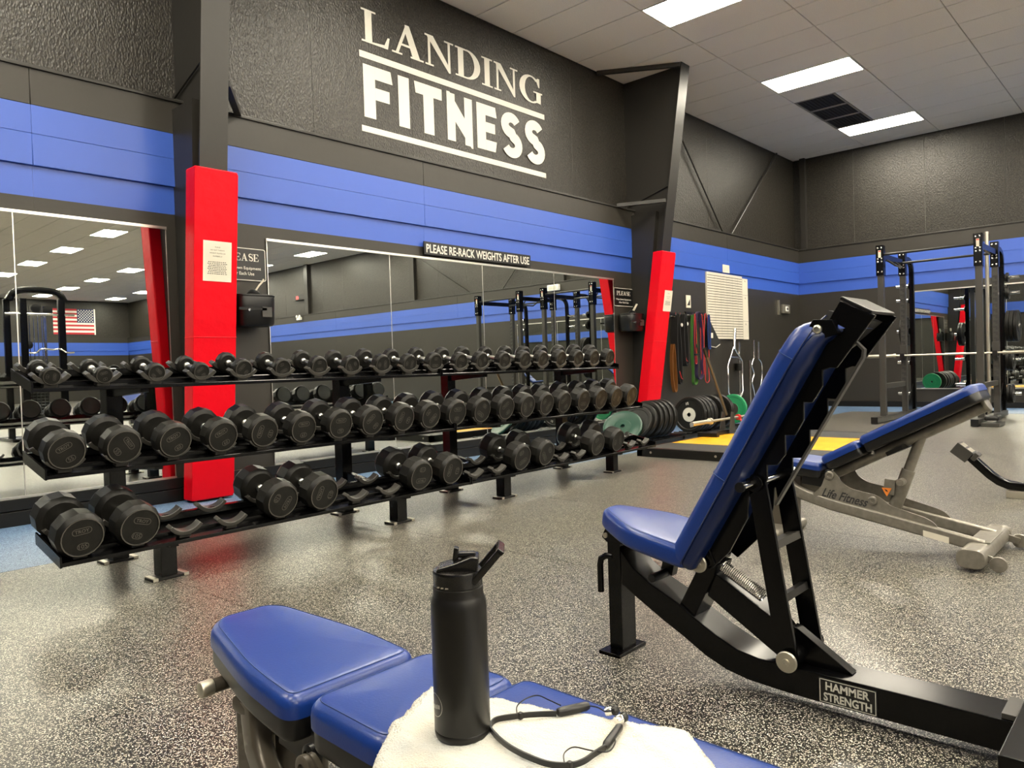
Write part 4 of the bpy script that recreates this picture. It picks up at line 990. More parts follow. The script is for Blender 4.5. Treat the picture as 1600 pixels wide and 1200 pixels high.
# ------------------------------------------------------------------ curved frame of a further bench at the picture's edge
b4 = thing('bench_frame', (5.66, .6, 0), 'curved black steel bench frame with a square bracket, cut off by the picture edge', 'bench')
pa = [(5.65, 1.115, .262), (5.65, 1.06, .205), (5.65, .99, .135), (5.65, .94, .098), (5.65, .89, .078), (5.65, .82, .072), (5.65, .10, .072)]
G().sweep(pa, round_poly([(-.035, -.025), (.035, -.025), (.035, .025), (-.035, .025)], .006, 2)).build('main_beam', 'gloss_black', b4)
TBr = Matrix.Translation((5.65, 1.14, .275)) @ Matrix.Rotation(R(38), 4, 'X')
g = G(TBr)
g.box(-.055, .055, -.05, .06, .032, .040).box(-.055, .055, -.05, .06, -.040, -.032).box(-.055, -.047, -.05, .06, -.032, .032).box(.047, .055, -.05, .06, -.032, .032)
g.build('square_bracket', 'grey_black', b4, bevel=.002)
for (a, b) in ((-.04, -.005), (.01, .045)):
    for (c, d) in ((-.045, -.003), (.003, .045)): G(TBr).box(c, d, a, b, .040, .0415).build('label_plate', 'steel', b4)
G(TBr).box(-.05, .05, -.085, -.055, .0, .05).build('stop_block', 'grey_black', b4, bevel=.004)
for s_ in (-1, 1): G().box(5.65+s_*.30-.05, 5.65+s_*.30+.05, .05, .15, .0, .03).build('foot', 'black_plastic', b4)
G().box(5.34, 5.96, .06, .14, .03, .09).build('cross_foot', 'gloss_black', b4, bevel=.004)
G().box(5.60, 5.70, .78, .90, 0, .047).build('floor_pad', 'steel', b4, bevel=.004)
TQ = Matrix.Translation((5.65, .1, .0))
cq = G(TQ); cushion(cq, round_poly([(-.14, -.9), (.14, -.9), (.14, .1), (-.14, .1)], .04), .40, .46, .02); cq.build('back_pad', 'blue_vinyl', b4)
G().box(5.62, 5.68, -.55, -.47, 0, .40).build('post', 'gloss_black', b4, bevel=.004); G().box(5.62, 5.68, -.05, .03, .09, .40).build('post', 'gloss_black', b4, bevel=.004)
G().box(5.34, 5.96, -.55, -.47, .0, .06).build('cross_foot', 'gloss_black', b4, bevel=.004)
# ------------------------------------------------------------------ towel, bottle, earphones on the near bench
from mathutils import noise
PADZ = .451
def towel():
    # folded towel: a soft slab over the pad, its outline given in x,y
    A, Bc, C, D = Vector((.706, .835)), Vector((.822, .470)), Vector((.690, .300)), Vector((.535, .755))
    t = thing('towel', (.69, .60, PADZ), 'folded white terry towel draped over the bench', 'towel')
    for layer, (z0, th, sh, jit) in enumerate(((PADZ-.004, .011, (.004, -.004), 1), (PADZ+.0065, .0125, (0, 0), 2))):
        n = 70; g = G(); vs_ = []; idx = {}
        def P(u, v):
            q = A.lerp(D, u).lerp(Bc.lerp(C, u), v); q = q+Vector(sh)
            return q
        def h(u, v, x, y):
            e = min(u, 1-u, v, 1-v); edge = min(1, e/.035); rnd = math.sqrt(max(0, 1-(1-edge)**2))
            w = .0075*noise.noise(Vector((x*11, y*11, layer*7+1)))+.0016*noise.noise(Vector((x*45, y*45, layer*3)))
            fold = .004*math.exp(-((v-.83-.25*(u-.3))/.03)**2)
            return rnd, w+fold*(layer == 1)
        top, bot = [], []
        for i in range(n+1):
            for j in range(n+1):
                u, v = i/n, j/n; q = P(u, v); q = q+Vector((noise.noise(Vector((u*9, v*9, 3+jit))), noise.noise(Vector((u*9, v*9, 9+jit)))))*.006
                rnd, w = h(u, v, q.x, q.y)
                dz = 0
                over = max(0, .585-q.x)                   # sags over the pad's edge
                dz = -over*.55
                vs_.append((q.x, q.y, z0+dz+th*.15+(th*.85)*rnd+w*rnd+.0007*random.uniform(-1, 1)))
        m = len(vs_)
        for i in range(n+1):
            for j in range(n+1):
                x, y, z = vs_[i*(n+1)+j]; over = max(0, .585-x); vs_.append((x, y, z0-over*.55))
        fs_ = []
        for i in range(n):
            for j in range(n):
                a = i*(n+1)+j; fs_.append((a, a+1, a+n+2, a+n+1)); b = m+a; fs_.append((b, b+n+1, b+n+2, b+1))
        bd = [(i, 0) for i in range(n)]+[(n, j) for j in range(n)]+[(n-i, n) for i in range(n)]+[(0, n-j) for j in range(n)]
        for k in range(len(bd)):
            a = bd[k][0]*(n+1)+bd[k][1]; b2 = bd[(k+1) % len(bd)]; b = b2[0]*(n+1)+b2[1]; fs_.append((a, b, m+b, m+a))
        g.add(vs_, fs_); g.build('folded_layer', 'towel', t, smooth=180)
        # terry loops standing off the cloth
        r = random.Random(layer); fz = G(); k = 0
        if layer == 1:
            L = []
            for q in range(26000):
                i = r.randrange(n); j = r.randrange(n); a = Vector(vs_[i*(n+1)+j]); b = Vector(vs_[(i+1)*(n+1)+j+1]); p = a.lerp(b, r.random())
                e = min(i, n-i, j, n-j)
                if e > 2: continue
                d = Vector((r.uniform(-1, 1), r.uniform(-1, 1), .9)).normalized()*.0016; sd = Vector((r.uniform(-1, 1), r.uniform(-1, 1), 0)).normalized()*.0006
                L.append((p-sd, p+sd, p+d))
            for tri in L: fz.v += [Vector(x) for x in tri]; fz.f.append((3*k, 3*k+1, 3*k+2)); k += 1
            fz.flat = True
            tag(fz.build('terry_loops', 'towel_thread', t, smooth=180), kind='stuff')
    return t
towel()
TZ = PADZ+.021

bt = thing('water_bottle', (.640, .692, TZ-.002), 'matte black water bottle standing on the towel', 'bottle')
bx_, by_, bz_ = .640, .692, TZ-.004
k_ = .0355
G().lathe([(0.0, 0), (k_*.90, 0), (k_*.97, .003), (k_, .007), (k_, .0105), (k_*.985, .0112), (k_, .012), (k_, .165), (k_*.985, .172), (k_*.93, .178), (k_*.90, .181), (k_*.90, .1905), (k_*.86, .1915)], (bx_, by_, bz_), (0, 0, 1), 56).build('body', 'bottle', bt)
G().lathe([(k_*.82, .190), (k_*.88, .192), (k_*.88, .207), (k_*.885, .209), (k_*.86, .2115), (k_*.70, .2125), (k_*.1, .213)], (bx_, by_, bz_), (0, 0, 1), 48).build('lid', 'bottle_lid', bt)
# camera-right direction on the table for the spout and carry loop
rt2 = Vector((_r0.x, _r0.y, 0)).normalized(); fw2 = Vector((_f.x, _f.y, 0)).normalized()
MB = Matrix(((rt2.x, fw2.x, 0, bx_), (rt2.y, fw2.y, 0, by_), (0, 0, 1, bz_), (0, 0, 0, 1)))   # local: x right, y away, z up
G(MB).prism([(-.027, .210), (.026, .210), (.028, .2285), (.018, .2295), (-.004, .2215), (-.024, .2165)], 'y', -.017, .017).build('spout_hood', 'bottle_lid', bt, bevel=.003)
G(MB).prism([(-.006, .222), (.001, .222), (.003, .238), (-.003, .240)], 'y', -.006, .006).build('spout_tab', 'bottle_lid', bt, bevel=.0015)
G(MB).box(.000, .024, -.006, .006, .226, .233).build('spout', 'bottle_lid', bt, bevel=.0025)
lp = G(MB)
for s_ in (-1, 1):
    lp.hexa([(.015, s_*.022-.0025, .199), (.024, s_*.022-.0025, .196), (.024, s_*.022+.0025, .196), (.015, s_*.022+.0025, .199), (.052, s_*.022-.0025, .240), (.059, s_*.022-.0025, .235), (.059, s_*.022+.0025, .235), (.052, s_*.022+.0025, .240)])
lp.hexa([(.049, -.0245, .2365), (.056, -.0245, .231), (.056, .0245, .231), (.049, .0245, .2365), (.053, -.0245, .2415), (.061, -.0245, .2355), (.061, .0245, .2355), (.053, .0245, .2415)])
lp.build('carry_loop', 'bottle_lid', bt, bevel=.0015)
for a_ in (-2.35, -2.15, -1.95): G(MB).box(k_*.885*math.cos(a_)-.002, k_*.885*math.cos(a_)+.002, k_*.885*math.sin(a_)-.0005, k_*.885*math.sin(a_)+.0005, .194, .1955).build('grip_mark', 'steel', bt)
# round maker's mark low on the body
g = G(); g.flat = True
def on_body(a, z): return Vector((bx_, by_, bz_))+rt2*(k_*1.003*math.cos(a))+fw2*(k_*1.003*math.sin(a))+Vector((0, 0, z))
ca, cz_ = R(208), .046
for r0, r1 in ((.0145, .0138),):
    for q in range(32):
        a0, a1 = 2*PI*q/32, 2*PI*(q+1)/32
        g.quad(*[on_body(ca+rr*math.cos(a)/k_, cz_+rr*math.sin(a)) for rr, a in ((r0, a0), (r1, a0), (r1, a1), (r0, a1))])
for q in range(5):
    xx = -.008+.004*q; g.quad(*[on_body(ca+(xx+dx)/k_, cz_-.002+dz+xx*.25) for dx, dz in ((-.0012, -.003), (.0012, -.003), (.0012, .002+.001*(q % 2)), (-.0012, .002))])
g.build('logo_ring', 'hub', bt)

ep = thing('earphones', (.70, .59, TZ), 'black neckband earphones lying on the towel', 'earphones')
def catmull(pts, m=8):
    out = []
    for i in range(len(pts)-1):
        p0, p1, p2, p3 = [Vector(pts[max(0, min(len(pts)-1, i+q))]) for q in (-1, 0, 1, 2)]
        for k in range(m):
            t = k/m; out.append(.5*((2*p1)+(-p0+p2)*t+(2*p0-5*p1+4*p2-p3)*t*t+(-p0+3*p1-3*p2+p3)*t**3))
    out.append(Vector(pts[-1])); return out
EZ = TZ+.004
band_pts = [(x, y, EZ) for x, y in [(0.744, 0.623), (0.727, 0.641), (0.71, 0.656), (0.684, 0.673), (0.664, 0.666), (0.652, 0.646), (0.642, 0.614), (0.639, 0.581), (0.642, 0.551), (0.655, 0.531), (0.672, 0.524), (0.694, 0.524), (0.713, 0.523)]]
G().sweep(catmull(band_pts, 6), [(-.0012, -.0035), (.0012, -.0035), (.0012, .0035), (-.0012, .0035)]).build('neckband', 'black_plastic', ep)
for a, b, rr in (((.744, .623), (.788, .602), .0062), ((.713, .523), (.767, .538), .0052)):
    a = Vector((*a, EZ+.001)); b = Vector((*b, EZ+.001)); d = (b-a)
    G().lathe([(.002, 0), (rr*.8, .002), (rr, .006), (rr, d.length-.006), (rr*.75, d.length-.001), (.002, d.length)], a, d, 16).build('module', 'black_plastic', ep)
for c, d in (((.786, .570, EZ+.003), (.4, -1, .3)), ((.772, .545, EZ+.004), (1, -.3, .2))):
    G().lathe([(.002, -.004), (.0055, -.003), (.0062, .003), (.0055, .006)], c, d, 16).build('earbud', 'chrome', ep)
    c2 = Vector(c)+Vector(d).normalized()*.006
    G().lathe([(.003, 0), (.0062, .001), (.0066, .005), (.004, .008)], c2, d, 16).build('ear_tip', 'black_plastic', ep)
w1 = [(0.708, 0.660), (0.727, 0.677), (0.751, 0.682), (0.768, 0.676), (0.767, 0.655), (0.764, 0.632)]
w2 = [(0.654, 0.538), (0.668, 0.55), (0.682, 0.553), (0.69, 0.549), (0.694, 0.534), (0.699, 0.521), (0.708, 0.513), (0.728, 0.519), (0.745, 0.532)]
w3 = [(.786, .604), (.790, .590), (.786, .575)]; w4 = [(.765, .538), (.772, .541)]
for w in (w1, w2, w3): G().tube(catmull([(x, y, EZ+.001) for x, y in w], 6), .0009, 6).build('cable', 'black_plastic', ep)
for (x, y) in ((.710, .656), (.655, .531)): G().box(x-.003, x+.003, y-.003, y+.003, EZ-.0045, EZ+.0045).build('clip', 'black_plastic', ep, bevel=.001)

# ------------------------------------------------------------------ lifting platform, plates, jack and barbell
pt_ = thing('lifting_platform', (7.6, 3.0, 0), 'black rubber lifting platform with a yellow wooden centre', 'platform')
PX0, PX1, PY0, PY1, PZ = 6.36, 8.80, 2.30, 4.16, .085
fr_ = G()
fr_.box(PX0, PX0+.06, PY0, PY1, 0, PZ).box(PX1-.06, PX1, PY0, PY1, 0, PZ).box(PX0, PX1, PY1-.06, PY1, 0, PZ).box(PX0, PX1, PY0, PY0+.06, 0, PZ); fr_.build('frame', 'satin_black', pt_)
G().box(PX0+.06, 6.93, PY0+.06, PY1-.06, .01, PZ).build('rubber_mat', 'rubber_mat', pt_); G().box(8.08, PX1-.06, PY0+.06, PY1-.06, .01, PZ).build('rubber_mat', 'rubber_mat', pt_)
for k in range(8):
    y0 = PY0+.06+k*(PY1-PY0-.12)/8; G().box(6.932, 8.078, y0+.0008, y0+(PY1-PY0-.12)/8-.0008, .01, PZ-.0005).build('plank', 'yellow_wood', pt_)
for y in (2.6, 3.3, 4.0): G().cyl((PX0-.004, y, .045), (PX0, y, .045), .012, 10).build('bolt', 'steel', pt_)

pr_ = thing('plate_rack', (8.2, 4.60, 0), 'low black floor rack holding the bumper plates on edge', 'rack')
for y in (4.55, 4.82): G().box(6.75, 9.75, y-.025, y+.025, 0, .05).build('rail', 'satin_black', pr_, bevel=.004)
for x in (6.8, 7.95, 9.7): G().box(x-.03, x+.03, 4.50, 4.87, .0, .05).build('cross_bar', 'satin_black', pr_, bevel=.004)
for k in range(22): G().cyl((6.95+k*.125, 4.56, .06), (6.95+k*.125, 4.81, .06), .009, 8).build('divider', 'satin_black', pr_)

_pm = {}
def plate_mesh(rad, th, m):
    key = (rad, th, m)
    if key in _pm: return _pm[key]
    pr = [(.026, -th/2), (rad*.40, -th/2), (rad*.42, -th*.36), (rad*.80, -th*.36), (rad*.83, -th/2), (rad*.97, -th/2), (rad, -th*.35), (rad, th*.35), (rad*.97, th/2), (rad*.83, th/2), (rad*.80, th*.36), (rad*.42, th*.36), (rad*.40, th/2), (.026, th/2), (.026, -th/2)]
    o = G().lathe(pr, (0, 0, 0), (1, 0, 0), 40, caps=False).build('tyre', m, None, local=True); me = o.data; bpy.data.objects.remove(o); _pm[key] = me; return me
def plate(c, rad, th, m, lab, tilt=0, yaw=0, roll=0, hub='grey_black', num=None, grp='bumper plates on the floor rack', hr=.38, cat='weight plate'):
    t = thing('weight_plate', c, lab, cat, grp); t.rotation_euler = (roll, tilt, yaw)
    o = bpy.data.objects.new('tyre', plate_mesh(rad, th, m)); COL.objects.link(o); o.parent = t
    g = G(); g.lathe([(.0255, -th/2-.001), (rad*hr, -th/2-.001), (rad*hr, -th/2+.001)], (0, 0, 0), (1, 0, 0), 32, caps=False); g.build('hub', hub, t, local=True)
    if num:
        g = G(); text(g, num, (-th*.36-.001 if num else 0, 0, rad*.63), (0, -1, 0), (0, 0, 1), height=rad*.16, bold=.01, res=2)
        text(g, num, (-th*.36-.001, 0, -rad*.63), (0, 1, 0), (0, 0, -1), height=rad*.16, bold=.01, res=2); g.build('lettering', 'white_print', t, local=True)
    return t
PR = .222
plate((7.06, 4.80, .222), .225, .028, 'green', 'dark green bumper plate leaning at the front of the floor rack', R(44), R(22), hub='green')
xx = 7.25; labs = ['black bumper plate leaning right behind the green one', 'second leaning black bumper plate behind the green one', 'upright black bumper plate with white figures behind the leaning ones',
                   'black bumper plate, second upright one of the nearer stack', 'black bumper plate, third upright one of the nearer stack', 'last black bumper plate of the nearer stack']
for k, (x, z, tl, th) in enumerate(((7.21, .245, 36, .045), (7.32, .262, 27, .06), (7.44, .275, 12, .06), (7.535, .276, 11, .07), (7.63, .276, 10, .07), (7.725, .276, 10, .07))):
    plate((x, 4.74-.006*k, z), PR, th, 'rubber', labs[k], R(tl), 0, R(20), num='10' if k == 2 else None)
labs2 = ['black bumper plate numbered 10 with a pale hub, front of the farther stack', 'black bumper plate just behind the pale-hubbed one', 'third black bumper plate of the farther stack', 'fourth black bumper plate of the farther stack',
         'fifth black bumper plate of the farther stack', 'sixth black bumper plate of the farther stack', 'bright green plate at the far end of the floor rack']
for k, (x, th) in enumerate(((8.30, .055), (8.39, .06), (8.48, .065), (8.58, .08), (8.78, .08), (9.03, .08), (9.47, .04))):
    plate((x, 4.635, .277), PR if k < 6 else .20, th, 'rubber' if k < 6 else 'bright_green', labs2[k], R(3), 0, R(-12), num='10' if k == 0 else None, hub='hub' if k == 0 else 'grey_black', hr=.40)

jk = thing('barbell_jack', (7.9, 4.02, PZ), 'grey barbell jack with a long leaning handle on the platform', 'jack')
G().cyl((7.62, 4.05, 1.05), (8.10, 4.05, .30), .017, 12).build('handle', 'taupe', jk); G().cyl((7.60, 4.05, 1.08), (7.66, 4.05, .985), .021, 12).build('grip', 'black_plastic', jk)
for y in (3.98, 4.10): G().prism([(8.02, .10), (8.16, .10), (8.14, .33), (8.08, .34), (8.06, .25)], 'y', y-.006, y+.006).build('side_plate', 'grey_black', jk)
G().bar((8.1, 4.04, .11), (7.62, 4.04, .115), .06, .05).build('base_bar', 'satin_black', jk, bevel=.005)
G().box(7.60, 7.66, 3.92, 4.16, PZ, PZ+.05).build('base_foot', 'satin_black', jk, bevel=.005)
bl = thing('barbell', (8.2, 4.0, .255), 'steel barbell resting across the jack on the platform', 'barbell')
G().lathe([(.017, 0), (.025, .001), (.025, .40)], (7.19, 4.0, .262), (1, 0, 0), 20).build('sleeve', 'steel', bl)
G().lathe([(.030, 0), (.038, .004), (.038, .03), (.030, .034)], (7.59, 4.0, .262), (1, 0, 0), 20).build('collar', 'steel', bl)
G().cyl((7.62, 4.0, .262), (9.0, 4.0, .262), .0145, 14).build('shaft', 'steel', bl)
G().lathe([(.030, 0), (.038, .004), (.038, .03), (.030, .034)], (9.0, 4.0, .262), (1, 0, 0), 20).build('collar', 'steel', bl); G().cyl((9.03, 4.0, .262), (9.43, 4.0, .262), .025, 18).build('sleeve', 'steel', bl)
cc = thing('collar_clip', (8.3, 4.0, .22), 'red spring collar on the barbell', 'collar')
G().lathe([(.016, 0), (.035, 0), (.035, .03), (.016, .03)], (8.28, 4.0, .262), (1, 0, 0), 18).build('ring', 'band_red', cc)
for s_ in (-1, 1): G().bar((8.295, 3.99, .255), (8.295+s_*.03, 3.93, .20), .014, .014).build('lever', 'band_red', cc)

# ------------------------------------------------------------------ hanging gear on the wall
hk = thing('hook_rail', (10.45, WL, 1.6), 'dark hook rail carrying the resistance bands', 'hooks')
G().box(10.17, 10.76, WL-.03, WL, 1.58, 1.70).build('back_board', 'satin_black', hk)
for k in range(7): G().tube([(10.24+k*.08, WL-.03, 1.65), (10.24+k*.08, WL-.11, 1.65), (10.24+k*.08, WL-.12, 1.68)], .006, 8).build('hook', 'chrome', hk)
hk2 = thing('hook_rail', (9.9, WL, 1.55), 'hooks carrying the weight belts beside the red pad', 'hooks')
G().box(9.62, 10.06, WL-.02, WL, 1.60, 1.66).build('back_board', 'satin_black', hk2)
for x in (9.70, 9.82, 9.95): G().tube([(x, WL-.02, 1.62), (x, WL-.12, 1.60), (x, WL-.13, 1.67)], .007, 8).build('hook', 'chrome', hk2)
def band(x, y, z1, z0, w, m, lab, nm='resistance_band', tw=.03, handle=False):
    t = thing(nm, (x, y, z0), lab, 'band', 'bands on the hook rail')
    pts = []
    for k in range(9): a = PI*k/8; pts.append((x+math.cos(a)*tw*.45, y, z1+math.sin(a)*tw*.45))
    for k in range(1, 8): q = k/8; pts.append((x-tw*.45-tw*.5*math.sin(PI*q), y, z1+(z0+tw-z1)*q))
    for k in range(9): a = PI+PI*k/8; pts.append((x+math.cos(a)*tw*.8, y, z0+tw*.8+math.sin(a)*tw*.8))
    for k in range(1, 8): q = 1-k/8; pts.append((x+tw*.45+tw*.5*math.sin(PI*q), y, z1+(z0+tw-z1)*q))
    G().sweep(pts, [(-w/2, -.003), (w/2, -.003), (w/2, .003), (-w/2, .003)] if w > .012 else [(w*math.cos(k*PI/3), w*math.sin(k*PI/3)) for k in range(6)], closed=True, up=(1, 0, 0)).build('loop', m, t)
    if handle:
        G().tube([(x, y-.01, z0+.30), (x-.05, y-.02, z0+.14), (x+.05, y-.02, z0+.14), (x, y-.01, z0+.30)], .006, 6).build('handle_strap', 'fabric_black', t); G().cyl((x-.065, y-.02, z0+.14), (x+.065, y-.02, z0+.14), .014, 10).build('grip', 'black_plastic', t)
band(10.30, WL-.08, 1.62, .58, .045, 'band_green', 'green resistance band looped lowest beside the purple one', tw=.075)
band(10.37, WL-.12, 1.64, .66, .05, 'purple', 'wide purple resistance band hanging from the rail', tw=.12)
band(10.225, WL-.15, 1.64, .90, .006, 'band_red', 'thin red tube band with a black handle, nearest the red pad', tw=.03, handle=True)
band(10.50, WL-.11, 1.64, .72, .007, 'band_red', 'thin red tube band hanging next to the purple one', tw=.05)
band(10.62, WL-.12, 1.64, .60, .007, 'band_red', 'long red tube band at the end of the rail', tw=.08)
band(10.68, WL-.14, 1.64, 1.12, .02, 'band_blue', 'narrow blue resistance band on the hook rail', tw=.04)
sl_ = thing('ab_strap', (10.85, WL-.08, 1.18), 'black fabric ab sling spread from the last hook below the chart', 'strap')
G().prism([(10.72, 1.62), (10.76, 1.62), (11.12, 1.24), (11.10, 1.19), (10.95, 1.13), (10.74, 1.15)], 'y', WL-.10, WL-.06).build('sling', 'fabric_black', sl_, bevel=.01)
G().tube([(10.76, WL-.105, 1.17), (10.95, WL-.11, 1.15), (11.10, WL-.105, 1.20)], .006, 6).build('edge_binding', 'hub', sl_); G().box(10.79, 10.87, WL-.106, WL-.10, 1.30, 1.38).build('tag', 'paper', sl_)
G().tube([(10.72, WL-.08, 1.64), (10.74, WL-.08, 1.58)], .01, 6).build('chain', 'chrome', sl_)
def belt(x, z1, z0, w, m, lab, buckle=True):
    t = thing('lifting_belt', (x, WL-.1, z0), lab, 'belt', 'belts hanging by the red pad'); h = z1-z0
    pts = [(x-.02, WL-.10, z1), (x-.05, WL-.10, z1-h*.3), (x-.045, WL-.10, z1-h*.7), (x-.01, WL-.10, z0+.03), (x+.03, WL-.10, z0), (x+.06, WL-.10, z0+.06), (x+.06, WL-.10, z1-h*.6), (x+.03, WL-.10, z1-h*.2), (x+.01, WL-.10, z1)]
    G().sweep(catmull(pts, 5), [(-w/2, -.006), (w/2, -.006), (w/2, .006), (-w/2, .006)], up=(1, 0, 0)).build('strap', m, t)
    if buckle: G().lathe([(.012, 0), (.026, 0), (.026, .01), (.012, .01)], (x+.05, WL-.165, z1-.14), (0, -1, 0), 14).build('buckle', 'hub', t); G().tube([(x-.03, WL-.16, z0+.18), (x+.0, WL-.17, z0+.08), (x+.05, WL-.165, z0+.06)], .006, 6).build('red_trim', 'band_red', t)
belt(9.74, 1.62, .62, .11, 'fabric_black', 'black dip belt hanging closest to the red pad', True)
belt(9.90, 1.64, .88, .16, 'fabric_black', 'wide black weight belt hanging beside the bands', True)
belt(9.64, 1.20, .50, .05, 'orange', 'worn orange strap hanging half behind the red pad', False)

# specialty bars stood and hung on the wall
tb = thing('trap_bar', (11.65, WL-.2, .4), 'silver hexagonal trap bar hung upright on the wall', 'bar')
yb = WL-.14
G().tube([(11.50, yb, 1.15), (11.28, yb, .86), (11.28, yb, .42), (11.52, yb, .12), (11.80, yb, .42), (11.80, yb, .92), (11.50, yb, 1.15)], .016, 10).build('hexagon', 'chrome', tb)
G().cyl((11.52, yb, 1.12), (11.56, yb, 1.46), .026, 14).build('sleeve', 'chrome', tb); G().cyl((11.52, yb, .14), (11.52, yb, .02), .026, 14).build('sleeve', 'chrome', tb)
G().cyl((11.34, yb, .99), (11.72, yb, .98), .014, 10).build('grip', 'chrome', tb); G().cyl((11.34, yb, .36), (11.75, yb, .36), .014, 10).build('grip', 'chrome', tb)
ez = thing('curl_bar', (12.25, WL-.15, .3), 'wavy chrome curl bar hung upright on the wall', 'bar')
G().tube(catmull([(12.26, yb, .98), (12.16, yb, .84), (12.24, yb, .70), (12.16, yb, .55), (12.22, yb, .40), (12.26, yb, .26)], 5), .014, 10).build('shaft', 'chrome', ez)
G().cyl((12.26, yb, .98), (12.26, yb, 1.27), .026, 14).build('sleeve', 'chrome', ez); G().lathe([(.03, 0), (.04, .005), (.04, .02), (.03, .025)], (12.26, yb, .97), (0, 0, 1), 14).build('collar', 'chrome', ez); G().cyl((12.26, yb, .26), (12.26, yb, .02), .026, 14).build('sleeve', 'chrome', ez)
ez2 = thing('triceps_bar', (12.45, WL-.15, .3), 'chrome bar with a looped grip beside the curl bar', 'bar')
G().tube(catmull([(12.30, yb-.06, .95), (12.42, yb-.06, .86), (12.42, yb-.06, .62), (12.34, yb-.06, .42), (12.34, yb-.06, .05)], 5), .014, 10).build('shaft', 'chrome', ez2); G().cyl((12.30, yb-.06, .95), (12.30, yb-.06, 1.24), .024, 14).build('sleeve', 'chrome', ez2)
sb_ = thing('straight_bar', (11.9, WL-.2, .0), 'short chrome straight bar standing against the wall', 'bar')
G().cyl((11.98, yb-.05, .0), (11.98, yb-.05, .62), .014, 10).build('shaft', 'chrome', sb_); G().cyl((11.98, yb-.05, .62), (11.98, yb-.05, .93), .026, 14).build('sleeve', 'chrome', sb_)
sb2 = thing('straight_bar', (11.8, WL-.2, .0), 'chrome bar with a dark collar standing behind the trap bar', 'bar')
G().cyl((11.82, yb+.06, .0), (11.82, yb+.06, .96), .015, 10).build('shaft', 'chrome', sb2); G().cyl((11.82, yb+.06, .96), (11.82, yb+.06, 1.25), .026, 14).build('sleeve', 'chrome', sb2); G().lathe([(.02, 0), (.07, 0), (.07, .12), (.02, .12)], (11.82, yb+.06, .76), (0, 0, 1), 16).build('collar', 'rubber', sb2)

